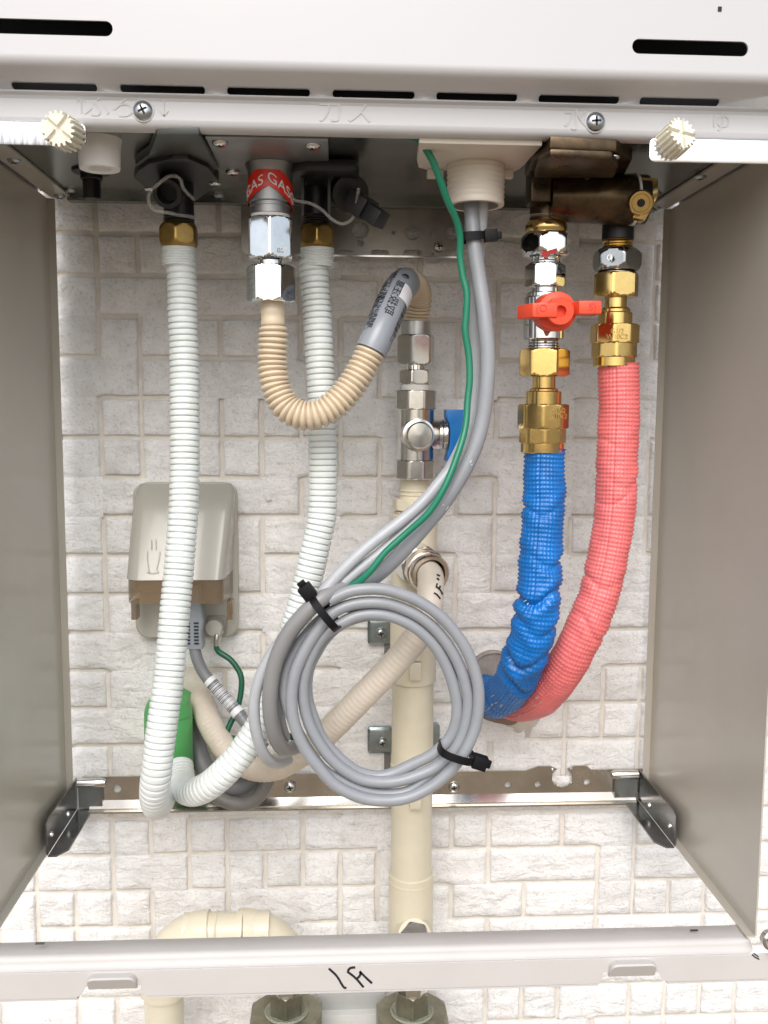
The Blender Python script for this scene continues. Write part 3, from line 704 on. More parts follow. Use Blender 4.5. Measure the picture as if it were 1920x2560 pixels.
lathe([(.0085, 0), (.0085, .016), (.012, .017), (.012, .021), (.006, .022)], 30, axisM(a_, b_2)).build('side_port', blackP, bc2)
a_, b_2 = P(882, 500, -.128), P(955, 552, -.140)
pm = axisM(a_, b_2); Lp = (b_2-a_).length
MB().box((-.0075, -.0065, 0), (.0075, .0065, Lp*.55), pm).build('plug_body', blackP, bc2, bevel=.0008)
MB().box((-.0058, -.0052, Lp*.55), (.0058, .0052, Lp), pm).build('plug_tail', blackP, bc2, bevel=.0006)
tube([P(x, y, Y) for x, y, Y in ((728,495,-.135),(745,503,-.135),(775,508,-.135),(805,525,-.134),(830,548,-.134),(855,560,-.134),(880,548,-.134),(888,520,-.136),(892,500,-.138),(897,470,-.14))], .0010, .002, 8).build('plastic_strap', discM, bc2)

# translucent drain stub and small black plug at the left
ds = thing('drain_stub', 'white translucent plastic drain tube at the upper left beside the knob', 'drain tube', P(250, 380, -.165))
X = P(249, 400, -.165).x; zt, zb = ZB, P(249, 424, -.165).z; r = wid(98, -.165)/2
lathe([(r*1.08, zt), (r*1.02, zb+.012), (r*.98, zb+.001), (r*.95, zb), (r*.55, zb+.0004), (r*.50, zb+.006), (r*.1, zb+.0062)], 40, Matrix.Translation((X, -.165, 0))).build('tube', milky, ds)
sp = thing('drain_plug', 'small black capped plug behind the white drain tube', 'plug', P(228, 470, -.06))
column(sp, 228, -.090, [('cap', 'cyl', 408, 432, 92, blackP), ('collar', 'cyl', 430, 450, 52, blackP), ('tip', 'oct', 445, 498, 42, blackP)])

# ================================================================== gas inlet and gas hose
gi = thing('gas_inlet', 'silver gas inlet stub with red GAS label under the heater', 'gas inlet', P(674, 470, -.13))
GY = -.130
GX_ = column(gi, 675, GY, [('stub', 'cyl', 392, 510, 106, stubM), ('neck', 'cyl', 508, 540, 96, stubM), ('neck_ring', 'ring', 512, 522, 99, stubM)])
lathe([(wid(107, GY)/2, .1800), (wid(112, GY)/2, .1850), (wid(122, GY)/2, .1886)], 48, Matrix.Translation((GX_, GY, 0))).build('collar', stubM, gi)
r = wid(107, GY)/2+.0004; zA, zB_ = P(675, 404, GY-r).z, P(675, 463, GY-r).z
lab = MB(); nb = 60; rows = []
def tilt(th): return -.0105*min(1.0, abs(th)/1.35)-.0008*th
for j in range(5):
    rows.append([Vector((GX_+r*math.sin(th), GY-r*math.cos(th), zA+(zB_-zA)*j/4+tilt(th))) for th in [(-2.6+5.2*i/nb) for i in range(nb+1)]])
for j in range(4):
    n0 = len(lab.v)
    lab.add(rows[j]+rows[j+1], [(i, i+1, nb+1+i+1, nb+1+i) for i in range(nb)])
lo = lab.build('red_tape', redL, gi, sharp=80)
for th0, txt in ((-.78, 'GAS'), (.50, 'GAS'), (1.28, 'G'), (-1.45, 'S')):
    t = textmesh(txt, .0086, .0001); hh = (zA+zB_)/2
    t.v = [Vector((GX_+(r+.0003+v.z)*math.sin(th0+v.x/r), GY-(r+.0003+v.z)*math.cos(th0+v.x/r), hh-.0018+v.y+tilt(th0+v.x/r))) for v in t.v]
    t.build('lettering', paperM, lo, smooth=False)
gh = thing('gas_hose', 'beige corrugated gas hose looping down and up with a printed grey sleeve', 'hose', P(682, 700, GY))
column(gh, 675, GY, [('sealing_tape', 'ring', 528, 552, 94, tape)], x=GX_)
column(gh, 679, GY, [('upper_nut', 'hex', 547, 650, 116, chrome, 33), ('swivel', 'cyl', 648, 668, 62, chrome)], x=GX_)
column(gh, 681, GY, [('swivel_ring', 'ring', 640, 652, 72, chrome), ('lower_nut', 'hex', 666, 757, 118, chrome, -4)], x=GX_)
t = textmesh('00', .0042, .0002); mq = Matrix.Translation(P(708, 622, GY-.0165)) @ Matrix.Rotation(R(90), 4, 'X'); t.v = [mq @ v for v in t.v]
t.v = [v+Vector((0, (v.x-P(708, 622, GY).x)*.55+.0032, 0)) for v in t.v]; t.build('stamped_figures', paperM, gh, smooth=False)
G = [(681,750,GY),(682,790,GY),(683,840,GY),(681,900,GY),(684,940,-.131),(692,975,-.132),(716,1018,-.134),(755,1038,-.136),(798,1034,-.137),(842,1006,-.136),(880,962,-.134),(911,910,-.132),(940,850,-.130),(962,800,-.124),(983,752,-.114),(1002,718,-.100),(1019,706,-.086),(1037,716,-.070),(1046,742,-.058),(1043,776,-.052),(1040,812,-.050)]
Gp = [P(*p) for p in G]
gtb = tube(Gp, (lambda s, th, L: (.0076+.0002*math.cos(s*900) if s < .016 else helix(.0097, .0036, .0026)(s, th, L)*(1 if s > .022 else .9+.1*(s-.016)/.006))), .0006, 36)
gtb.build('hose_body', hoseB, gh, sharp=80)
# sleeve over the middle, with print
gc = catmull(Gp); gc, LL = resample(gc, .0015)
def nearest(px, py, Y):
    t = P(px, py, Y); return min(range(len(gc)), key=lambda i: (gc[i]-t).length)
i0, i1 = nearest(926, 878, -.131), nearest(1014, 708, -.090)
stb = tube(gc[i0:i1+1], .0103, .002, 40, smooth_ctrl=False); so = stb.build('sleeve', sleeveM, gh)
SR = .0103
def prt(txt, s0, th, size, mat=inkM):
    t = textmesh(txt, size, .00005); t = on_tube(t, stb, s0, th, SR, flip=False); t.build('print', mat, so, smooth=False)
TH = {}
prt('取扱注意', stb.L*.50, -.05, .0072); prt('この製品は都市ガス用です', stb.L*.42, .95, .0036); prt('折り曲げないでください', stb.L*.46, 1.32, .0036)
prt('Φ', stb.L*.80, -.05, .0070)
prt('接続具は必ず確認してから使用のこと', stb.L*.55, -.75, .0034); prt('ご使用前に説明書をお読みください', stb.L*.5, -1.05, .0034); prt('ガス栓は閉めてください', stb.L*.52, -1.35, .0034)
lb = MB()
for i in range(9):
    a = stb.L*.52+.0125*0; th0 = .45+.14*i
    lb.add([Vector((-.0065, -.006+.0013*i, 0)), Vector((.0065, -.006+.0013*i, 0)), Vector((.0065, -.006+.0013*(i+1), 0)), Vector((-.0065, -.006+.0013*(i+1), 0))], [(0, 1, 2, 3)])
lb2 = MB()
for i in range(8):
    for j in range(6):
        xx = [-.0065+.013*k/6 for k in (j, j+1)]; y_ = [-.0060+.012*k/8 for k in (i, i+1)]
        lb2.add([(xx[0], y_[0], 0), (xx[1], y_[0], 0), (xx[1], y_[1], 0), (xx[0], y_[1], 0)], [(0, 1, 2, 3)])
on_tube(lb2, stb, stb.L*.60, .78, SR, lift=.0005).build('blank_label', paperM, so, smooth=False)
# end fitting of the hose
VY = -.050
VX = column(gh, 1040, VY, [('crimp_collar', 'cyl', 803, 842, 72, alu), ('end_nut', 'hex', 838, 913, 94, chromeS, 14), ('end_neck', 'cyl', 911, 928, 52, chrome), ('small_nut', 'hex', 925, 962, 84, chromeS, 12)])
# gas cock
gv = thing('gas_valve', 'chrome gas valve with blue side handle on top of the cream pipe', 'valve', (VX, VY, P(1040, 1195, VY).z))
column(gv, 1038, VY, [('sealing_tape', 'ring', 956, 980, 74, tape), ('top_hex', 'oct', 976, 1024, 108, chromeS, 0), ('body', 'cyl', 1022, 1150, 96, chromeS), ('bottom_hex', 'oct', 1149, 1196, 105, chromeS, 0)], x=VX)
a_ = Vector((VX, VY, P(1040, 1086, VY).z)); b_2 = P(1054, 1086, VY-.024); b_2.z = a_.z; b_2.x = VX+.0015
rr = wid(38, -.07)
lathe([(rr*1.1, 0), (rr*1.12, .016), (rr*1.08, .0185), (rr*.92, .0188), (rr*.90, .0235), (rr*.80, .0250), (rr*.1, .0254)], 44, axisM(a_, b_2)).build('front_cap', chromeS, gv, sharp=28)
sa = Vector((VX+.006, VY, a_.z)); rs_ = wid(38, VY)
lathe([(rs_, 0), (rs_, .0110), (rs_*.985, .0113), (rs_*.985, .0120), (rs_, .0123), (rs_, .0140), (rs_*.985, .0143), (rs_*.985, .015), (rs_, .0153), (rs_, .0172)], 44, axisM(sa, sa+Vector((1, 0, 0)))).build('side_stem', chromeS, gv)
hx0 = VX+.0225; hz = a_.z; hh = wid(64, VY)
hb = MB()
hb.loft([[Vector((x, VY+s*.0075*(1 if abs(k) < .5 else .8), hz+k*hh)) for s in (1, -1) for k in ((-1, -.85, -.5, 0, .5, .85, 1) if s > 0 else (1, .85, .5, 0, -.5, -.85, -1))] for x in (hx0, hx0+.004)])
prf = [(lambda q_: (q_.x, q_.z))(P(a_1, a_2, VY)) for a_1, a_2 in ((1112,1024),(1183,1024),(1178,1058),(1168,1098),(1150,1132),(1134,1152),(1112,1152),(1116,1132),(1121,1108),(1122,1082),(1119,1056),(1113,1046))]
hb = MB().loft([[Vector((x, y, z)) for x, z in prf] for y in (VY-.0085, VY+.0085)])
hb.build('handle', blueH, gv, bevel=.0007)

# ================================================================== painted gas pipe with tee, clamps, plug
GPY = -.045
gpipe = thing('gas_pipe', 'cream painted vertical gas pipe below the chrome valve', 'pipe', (VX, GPY, -.3))
PX = column(gpipe, 1035, GPY, [('threaded_end', 'cyl', 1192, 1252, 76, pipeC), ('thread_ring', 'ring', 1222, 1228, 82, pipeC), ('thread_ring', 'ring', 1232, 1238, 81, pipeC), ('locking_collar', 'oct', 1245, 1274, 112, pipeC, 10), ('thread_ring', 'ring', 1276, 1284, 98, pipeC), ('upper_pipe', 'cyl', 1283, 1500, 116, pipeC), ('tee_body', 'cyl', 1496, 1702, 119, pipeC), ('lower_pipe', 'cyl', 1700, 2185, 108, pipeC)], x=P(1034, 1500, GPY).x)
column(gpipe, 1031, GPY, [('socket_throat', 'taper', 2172, 2186, 96, pipeC, 1.0), ('socket', 'cyl', 2180, 2420, 118, pipeC), ('socket_ring', 'ring', 2194, 2204, 120, pipeC)], x=PX)
column(gpipe, 1031, GPY, [('pipe_band', 'cyl', 1906, 1922, 113, pipeC)], x=PX)
for (y0, y1) in ((1655, 1700), (1600, 1652), (1985, 2022)):
    q0, q1 = P(1040, y0, GPY-.0185), P(1040, y1, GPY-.0185)
    MB().box((q0.x-.0048, GPY-.0205, q1.z), (q0.x+.0040, GPY-.0150, q0.z)).build('clamp_lug', pipeC, gpipe, bevel=.0012)
a_ = P(1031, 2335, GPY); b_2 = P(1040, 2345, GPY-.038)
pm = axisM(a_, b_2)
lathe([(.0150, .0), (.0152, .020), (.0128, .0235), (.0125, .0260), (.004, .0262)], 40, pm).build('plug_boss', pipeC, gpipe)
nut(.024, .0325, .0100, .3, m=pm).build('end_plug', chrome, gpipe, sharp=28)
# wall clamps for the pipe
for i, (cx, cy) in enumerate(((949, 1583), (953, 1857))):
    cl = thing('pipe_clamp', ('upper' if i == 0 else 'lower')+' galvanised pipe clamp with a screw, seen through the cable coil'+('' if i == 0 else ', near its bottom'), 'pipe clamp', P(cx, cy, -.01), 'galvanised pipe clamps on the wall')
    x1c = P(980, cy, -.02).x
    A, B = P(920, cy-32, -.012), P(982, cy+32, -.012)
    zincB = M('blue_zinc', (.44, .52, .55), .25, 1, var=(80, .2, .08))
    MB().loft([[Vector((x, d, z)) for x, z in rrect(A.x+s, B.z+s, B.x-s*.2, A.z-s, .0022, 4)] for d, s in ((-.002, 0), (-.006, 0), (-.0075, .0016), (-.0078, .003))]).build('foot', zincB, cl, sharp=20)
    q = P(cx+3, cy, -.008); screw(cl, (q.x, -.0078, q.z), (0, -1, 0), .0043, mat=screwM, dome=.7)
    if i: 
        A, B = P(1086, cy-42, -.012), P(1100, cy+28, -.012)
        MB().loft([[Vector((x, d, z)) for x, z in rrect(A.x, B.z, B.x, A.z, .0018, 4)] for d in (-.002, -.008)]).build('foot', zincB, cl, sharp=20)
    MB().box((P(962, cy, -.01).x, -.004, B.z-.016), (P(978, cy, -.01).x, -.001, B.z+.002)).build('strap', greyD, cl, smooth=False)
# gland nut and cream hose marked 1F
gland = thing('hose_coupling', 'nickel-plated coupling collar on the cream pipe, holding the cream hose', 'coupling', P(1055, 1410, -.06))
a_, b_2 = P(1032, 1400, -.050), P(1076, 1436, -.089); pm = axisM(a_, b_2); LG = (b_2-a_).length
nut(.004, LG*.58, .0152, .2, sides=8, m=pm).build('coupling_nut', chromeS, gland, sharp=25)
lathe([(.0125, LG*.56), (.0145, LG*.58), (.0147, LG*.80), (.0140, LG*.82), (.0128, LG*.83), (.0128, LG*.86), (.0142, LG*.88), (.0142, LG), (.0132, LG*1.03), (.0108, LG*1.02), (.0105, LG*.6)], 48, pm, cap0=False, cap1=False).build('coupling_ring', M('warm_nickel', (.72, .64, .56), .16, 1), gland, sharp=40)
lathe([(.0106, LG*.7), (.0106, LG*.72), (.002, LG*.72)], 30, pm).build('dark_seal', blackR, gland)
ch_ = thing('flexible_gas_hose', 'smooth cream hose handwritten 1F curving behind the coil into the wall', 'hose', b_2)
fr_ = a_+(b_2-a_)*.75
Cp = [fr_, P(1076,1442,-.092), P(1076,1480,-.105), P(1068,1532,-.113), P(1042,1591,-.116), P(980,1666,-.114), P(918,1730,-.110), P(859,1790,-.104), P(800,1848,-.096), P(745,1890,-.088), P(690,1918,-.080), P(636,1920,-.072), P(585,1893,-.062), P(545,1845,-.050), P(518,1795,-.036), P(505,1760,-.018), P(500,1745,.004)]
def creamr(s, th, L):
    b = .0093+.00012*math.cos(s*2*math.pi/.0034)*(1 if s > .06 else .2)
    return b*(1 if s < L*.8 else 1-.04*(s-L*.8)/(L*.2))
ctb = tube(Cp, creamr, .0008, 36); co = ctb.build('hose_body', hoseC, ch_, sharp=80)
penf = lambda x, y, k: None
def ray_hit_tube(px, py, tb, R0):
    d = ray(px, py).normalized(); best = None
    for (p, t, u, v) in tb.fr:
        # nearest approach of the pixel's sight line to the axis point
        k = (p-CAM).dot(d); c__ = CAM+d*k; dist = (c__-p).length
        if best is None or dist < best[0]: best = (dist, p, t, u, v)
    dist, p, t, u, v = best
    return p, t, u, v
def on_hose(px, py, k):
    d = ray(px, py).normalized(); R1 = .0094+.0003*k
    best = None
    for (p, t, u, v) in ctb.fr:
        w0 = CAM-p; dp = d-t*d.dot(t); wp = w0-t*w0.dot(t)
        A_, B_, C_ = dp.dot(dp), 2*dp.dot(wp), wp.dot(wp)-R1*R1; D = B_*B_-4*A_*C_
        if D <= 0: continue
        s = (-B_-math.sqrt(D))/(2*A_); h = CAM+d*s; off = abs((h-p).dot(t))
        if best is None or off < best[0]: best = (off, h)
    return best[1] if best else P(px, py, -.12)
for pts in ([(1085,1482),(1093,1487),(1101,1497)], [(1090,1466),(1100,1474),(1107,1486)], [(1091,1467),(1093,1458)], [(1098,1472),(1101,1464)], [(1092,1445),(1098,1450)], [(1092,1436),(1100,1440)]):
    stroke(pts, 4.2, on_hose).build('pen_mark', inkM, co, smooth=False)

# ================================================================== cream conduit and cables
cn = thing('cable_conduit', 'cream threaded conduit nipple under the heater with the grey cables coming out', 'conduit', P(1190, 420, -.15))
CX = P(1190, 420, -.150).x; rC = wid(142, -.150)/2; zbot = P(1190, 494, -.150-rC*.8).z-.0020
pr = [(rC*.985, ZB-.008), (rC*.985, zbot+.026)]
for i in range(8*4): pr.append((rC-.0006*(.5-.5*math.cos(i/4*2*math.pi)), zbot+.026-.024*i/32))
pr += [(rC*.99, zbot+.001), (rC*.97, zbot), (rC*.80, zbot), (rC*.80, zbot+.03)]
lathe(pr, 56, Matrix.Translation((CX, -.150, 0)), cap0=False, cap1=False).build('nipple', conM, cn, sharp=60)
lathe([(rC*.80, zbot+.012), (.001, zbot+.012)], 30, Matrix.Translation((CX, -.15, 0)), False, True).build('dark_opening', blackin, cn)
fq = [onz(a, b, .186) for a, b in [(1055,335),(1372,345),(1300,424),(1280,432),(1260,428),(1075,428),(1046,420),(1042,405)]]
MB().loft([[Vector((p.x, max(p.y, -.196), z)) for p in fq] for z in (.186, .1925)]).build('flange', conM, cn, bevel=.001)
for a in (1088, 1262):
    q = onz(a, 425, .186); MB().box((-.005, -.003, -.0050), (.005, .003, 0), Matrix.Translation((q.x, q.y, .186))).build('lug', conM, cn, bevel=.0006)

pc = thing('power_cable', 'thick grey cable from the conduit, wound into a coil of several turns', 'cable', P(1190, 520, -.15))
def cable(pts, r, mat, name, parent=pc, n=18, step=.003):
    tb = tube([P(*p) for p in pts], r, step, n); o = tb.build(name, mat, parent, sharp=80); return tb, o
CR = .0037
# run from the conduit to the coil
feed, _o = cable([(1178,470,-.150),(1180,540,-.150),(1186,620,-.152),(1198,700,-.154),(1211,790,-.157),(1219,880,-.159),(1217,960,-.160),(1208,1040,-.161),(1190,1110,-.162),(1158,1180,-.163),(1110,1256,-.163),(1060,1318,-.162),(1000,1385,-.160),(940,1440,-.156),(880,1470,-.150),(810,1500,-.150)], .0047, greyC, 'feed_run')
cable([(1208,470,-.152),(1203,560,-.148),(1196,640,-.144),(1190,720,-.140),(1188,820,-.138),(1190,900,-.138),(1187,980,-.140),(1175,1060,-.144),(1148,1140,-.148),(1100,1205,-.152),(1050,1262,-.156),(990,1312,-.160),(930,1358,-.163),(880,1402,-.166),(835,1448,-.168),(800,1490,-.170),(765,1530,-.168)], .0038, greyL, 'feed_run')
cable([(1200,520,-.145),(1190,640,-.140),(1186,800,-.134),(1186,950,-.136),(1166,1085,-.142),(1090,1230,-.150),(1030,1310,-.155),(960,1375,-.160),(890,1430,-.163),(830,1478,-.166),(785,1520,-.167)], .0036, greyL, 'feed_run')
def z5(pts, Y): return [(600+u*.3979+1.6*noise.noise(Vector((i*.9, u*.01, 1))), 1420+v*.3979+1.6*noise.noise(Vector((i*.9, v*.01, 7))), (Y if not callable(Y) else Y(i/(len(pts)-1)))) for i, (u, v) in enumerate(pts)]
O = [(470,300),(560,205),(700,145),(870,132),(1000,160),(1150,225),(1300,345),(1420,510),(1485,690),(1500,850),(1475,1010),(1410,1160),(1320,1275),(1200,1375),(1050,1445),(900,1462),(750,1440),(600,1365),(490,1250),(400,1120),(340,970),(325,810),(350,650),(410,510),(480,420),(560,345)]
Mi = [(480,400),(580,285),(700,232),(860,218),(1000,245),(1150,320),(1275,440),(1370,600),(1425,770),(1430,900),(1402,1040),(1340,1150),(1230,1250),(1100,1310),(980,1340),(860,1345),(740,1320),(610,1235),(510,1120),(440,990),(400,850),(400,700),(440,570),(500,470)]
In = [(520,460),(610,360),(740,300),(880,290),(1020,330),(1140,405),(1240,515),(1320,670),(1362,840),(1355,970),(1310,1080),(1210,1170),(1090,1230),(960,1290),(850,1310),(720,1270),(600,1170),(510,1060),(460,940),(420,800),(430,650),(470,540)]
Q4 = [(400,440),(500,330),(600,262),(720,245),(860,240),(1010,262),(1150,340),(1280,470),(1370,620),(1440,800),(1440,930),(1400,1060),(1300,1200),(1200,1290),(1060,1400),(900,1420),(760,1395),(620,1330),(520,1260),(420,1130),(350,1000),(290,830),(285,700),(310,600),(360,500)]
spiral = O[1:-3]+[(420,500),(490,390)]+Mi[1:-2]+[(440,560),(515,435)]+In[1:-1]+[(480,530),(545,430),(640,350),(760,305),(860,292)]
cable(z5(spiral, lambda t: -.172+.012*t+.003*math.sin(t*17)-(0 if t < .93 else -(t-.93)*.09)), CR, greyC, 'coil', step=.003)
cable(z5([(640,240)]+Q4[3:]+Q4[:5]+[(860,245)], lambda t: -.160+.004*math.cos(t*5)+(0 if t < .9 else (t-.9)*.08)), CR*.95, greyC, 'coil_turn')
cable([(870,1450,-.158),(830,1482,-.163),(790,1515,-.168),(745,1560,-.168),(699,1607,-.168),(660,1670,-.167),(638,1738,-.166),(636,1798,-.165),(648,1858,-.161),(668,1896,-.152),(695,1908,-.135),(720,1900,-.12)], CR*.98, greyL, 'coil_turn')
cable([(900,1440,-.155),(850,1466,-.165),(800,1500,-.174),(760,1535,-.175),(719,1587,-.174),(687,1660,-.172),(675,1738,-.170),(678,1798,-.166),(692,1850,-.158),(712,1872,-.145),(740,1868,-.13)], .0049, M('grey_cable_warm', (.25,.25,.25), .35), 'coil_turn')
cable([(890,1450,-.152),(840,1475,-.160),(810,1490,-.166),(760,1545,-.166),(722,1600,-.163),(705,1670,-.160),(698,1740,-.158),(700,1800,-.152),(712,1845,-.14)], CR, greyC, 'coil_turn')

# ties
def tie(label, px, py, Y, ang, wpx, dpt, headside=1, hs=.0065, wd=.0048):
    """strap round a bundle: ang = direction across the bundle in the picture plane"""
    c0 = P(px, py, Y); t = thing('cable_tie', label, 'cable tie', c0, 'black cable ties')
    u = Vector((math.cos(ang), 0, math.sin(ang))); v = Vector((0, -1, 0)); w_ = u.cross(v); a = wid(wpx, Y)/2
    ringp = []
    for i in range(48):
        th = 2*math.pi*i/48; ca, sa_ = math.cos(th), math.sin(th)
        ringp.append(c0+u*(a*math.copysign(abs(ca)**.8, ca))+v*(dpt*math.copysign(abs(sa_)**.55, sa_)))
    rings = []
    for i, p in enumerate(ringp):
        nr = (p-c0).normalized(); rings.append([p+w_*(wd/2), p+w_*(wd/2)+nr*.0011, p-w_*(wd/2)+nr*.0011, p-w_*(wd/2)])
    rings.append(rings[0]); MB().loft(rings, False, False).build('band', tieM, t, sharp=30)
    h = c0+u*(a+.0015)*headside+v*(dpt*.45); m = Matrix((u*headside, v, w_)).transposed().to_4x4(); m.translation = h
    MB().box((-.0018, -hs/2, -hs*.55), (hs*.95, hs/2, hs*.55), m).build('head', tieM, t, bevel=.0007)
    MB().box((hs*.95, -hs*.3, -hs*.32), (hs*.95+.003, hs*.05, hs*.32), m).build('tail', tieM, t, bevel=.0004)
tie('black cable tie round the cables and green wire below the conduit', 1178, 594, -.150, R(4), 62, .0078, 1)
tie('black cable tie at the upper left of the grey cable coil', 812, 1527, -.168, R(-52), 104, .0140, -1, .0078)
tie('black cable tie at the lower right of the grey cable coil', 1140, 1880, -.166, R(-18), 88, .0125, 1, .0078)

# green wires
gw = thing('ground_wire', 'long bright green wire running beside the grey cables from heater to coil', 'wire', P(1040, 345, -.17))
tube([P(*p) for p in [(1015,343,-.180),(1040,346,-.182),(1062,368,-.182),(1085,410,-.180),(1104,460,-.176),(1118,500,-.172),(1140,548,-.166),(1150,590,-.162),(1150,640,-.160),(1157,690,-.160),(1167,735,-.161),(1165,790,-.161),(1163,830,-.161),(1172,890,-.161),(1174,950,-.162),(1169,1000,-.163),(1164,1064,-.166),(1148,1125,-.170),(1115,1210,-.174),(1073,1280,-.174),(1019,1330,-.172),(964,1380,-.172),(922,1432,-.172),(885,1462,-.168),(850,1478,-.162),(815,1500,-.158)]], .0021, .003, 14).build('wire', greenW, gw)
ew = thing('earth_wire', 'thin dark green earth wire from the outlet box terminal, bending twice', 'wire', P(540, 1615, -.03))
tube([P(*p) for p in [(541,1612,-.034),(545,1628,-.034),(575,1648,-.036),(596,1675,-.038),(604,1700,-.040),(601,1740,-.042),(590,1780,-.045),(573,1815,-.048),(567,1835,-.050),(578,1845,-.052),(610,1846,-.056),(660,1840,-.062),(715,1838,-.070),(735,1848,-.078),(750,1880,-.085)]], .0022, .003, 14).build('wire', greenD, ew)
lathe([(.0018, 0), (.0026, .002), (.0026, .007), (.0020, .010)], 16, axisM(P(541, 1617, -.034), P(543, 1592, -.034))).build('crimp_terminal', chromeS, ew)
MB().loft([[P(x, y, Y) for x, y in ((543,1600),(552,1594),(560,1580),(556,1570),(545,1590))] for Y in (-.0335, -.0325)]).build('terminal_blade', chromeS, ew)

# ================================================================== outlet box
ob_ = thing('outlet_box', 'grey rainproof outlet box with brown translucent skirt behind the left hose', 'outlet box', P(460, 1400, 0))
A, B = P(334, 1395, -.013), P(595, 1595, -.013); T2 = P(590, 1208, -.013)
MB().loft([[Vector((x, d, z)) for x, z in rrect(A.x+s, B.z+s, B.x-s, T2.z-s, .0105, 8)] for d, s in ((.000, 0), (-.0105, 0), (-.0125, .0012))]).build('base_plate', boxB, ob_, sharp=30)
zt, zb = P(460, 1212, -.020).z, P(460, 1453, -.060).z
def hoodsec(z, grow=0.0, inset=0.0):
    t = (zt-z)/(zt-zb); dpt = .018+.038*min(1, t)**.9; r_ = .010
    xl = P(332, 1215, -.020).x*(1-t)+P(311, 1451, -.055).x*t+inset; xr = P(588, 1215, -.020).x*(1-t)+P(560, 1451, -.055).x*t-inset
    xrw = P(590, 1215, -.015).x*(1-t)+P(582, 1462, -.015).x*t
    rr_ = min(r_, dpt*.45); out = [Vector((xl, -.0105, z))]
    for i in range(8): a = R(180+90*i/7); out.append(Vector((xl+rr_+rr_*math.cos(a), -dpt+inset+rr_+rr_*math.sin(a), z)))
    for i in range(8): a = R(270+90*i/7); out.append(Vector((xr-rr_*.6+rr_*.6*math.cos(a), -dpt+inset+rr_*.6+rr_*.6*math.sin(a), z)))
    out.append(Vector((xrw, -.0105, z))); return out
rs = []
N_ = 14
for i in range(N_+1):
    t = i/N_; z = zt+(zb-zt)*t; s_sec = hoodsec(z)
    if i < 3:
        k = [.35, .72, .93][i]; cxm = (s_sec[0].x+s_sec[-1].x)/2; kx = [.90, .965, .99][i]
        s_sec = [Vector((cxm+(v.x-cxm)*kx, -.0105+(v.y+.0105)*k, v.z)) for v in s_sec]
    rs.append(s_sec)
MB().loft(rs).build('hood', boxM, ob_, sharp=40)
zk = P(460, 1512, -.058).z
rs = [hoodsec(z, inset=.0008) for z in (zb-.0001, zk)]; rs = [[Vector((v.x, v.y, zz)) for v in hoodsec(zb, inset=.0008)] for zz in (zb-.0001, (zb+zk)/2, zk)]
rs2 = [[Vector((v.x*1, v.y+.0014 if v.y < -.02 else v.y, v.z)) for v in r_] for r_ in rs]
MB().loft(rs, False, False, closed=False).build('brown_skirt', amber, ob_, sharp=40)
for a in (340, 577):
    q0 = P(a, 1512, -.030); MB().box((-.0022, -.008, -.010), (.0022, .004, .0045), Matrix.Translation(q0)).build('latch', amber, ob_, bevel=.0006)
MB().box((P(330,1500,-.04).x, -.030, zk+.004), (P(560,1500,-.04).x, -.0125, zk+.014)).build('socket_face', boxB, ob_, bevel=.001)
A2, B2 = P(513, 1540, -.016), P(567, 1592, -.016)
MB().loft([[Vector((x, d, z)) for x, z in rrect(A2.x, B2.z, B2.x, A2.z, .003, 5)] for d in (-.0120, -.0138)]).build('terminal_recess', M('outlet_recess', (.33,.315,.275), .5), ob_, bevel=.0004)
q = P(536, 1567, -.02); km = axisM((q.x, -.0135, q.z), (q.x, -1, q.z))
gr = gear(.0068, 0, 30, .0004, 4); MB().loft([[km @ (v*s+Vector((0, 0, z))) for v in gr] for s, z in ((1, 0), (1, .010), (.93, .0112), (.3, .0114))]).build('terminal_knob', boxB, ob_, sharp=40)
# faint moulded marking on the hood
fq_ = lambda x, y, k: P(x, y, -.0205-.0375*((y-1212)/241)**.9-.0006-.0003*k) if True else None
for pts in ([(367,1374),(366,1395),(370,1425),(365,1425)], [(398,1375),(396,1395),(390,1420),(395,1428)], [(366,1428),(380,1430),(394,1428)], [(377,1345),(377,1372)], [(388,1345),(388,1372)]):
    stroke(pts, 1.6, fq_).build('moulded_line', M('moulded_grey', (.385,.375,.33), .3) if 'moulded_grey' not in bpy.data.materials else bpy.data.materials['moulded_grey'], ob_, smooth=False)

pk = thing('power_plug', 'grey ribbed plug and cord with barcode sleeve under the outlet box', 'plug', P(485, 1560, -.035))
m_ = Matrix.Translation(P(487, 1500, -.035)); 
za, zb_, zc = P(487, 1505, -.035).z, P(487, 1550, -.035).z, P(487, 1618, -.035).z; xq = P(486, 1560, -.035).x
MB().loft([[Vector((xq+x, -.035+y, z)) for x, y in rrect(-w1, -.0065, w1, .0065, .002, 4)] for w1, z in ((.0068, zc), (.0072, zc+.004), (.0062, zc+.012), (.0078, zb_), (.0060, za), (.0060, za+.014))]).build('plug_body', plugM, pk, sharp=30)
gm = MB()
for i in range(7):
    z = zc+.0045+i*.0026
    for dx in (-.0045, .0018): gm.box((xq+dx-.0012, -.0422, z-.0005), (xq+dx+.0022, -.0414, z+.0006))
gm.build('grip_slots', blackR, pk, smooth=False)
kt, ko = cable([(486,1614,-.036),(492,1645,-.038),(508,1680,-.040),(530,1708,-.043),(556,1738,-.046),(582,1768,-.050),(606,1796,-.054),(630,1830,-.060),(660,1870,-.066)], .0044, M('plug_cord', (.21,.215,.225), .4), 'cord', pk)
kc = catmull([P(*p) for p in [(520,1697,-.0415),(530,1708,-.043),(556,1738,-.046),(582,1768,-.050),(604,1793,-.0535)]])
ks = tube(kc, .0048, .002, 24, smooth_ctrl=False); kso = ks.build('cord_sleeve', M('cord_label', (.19,.195,.215), .35), pk)
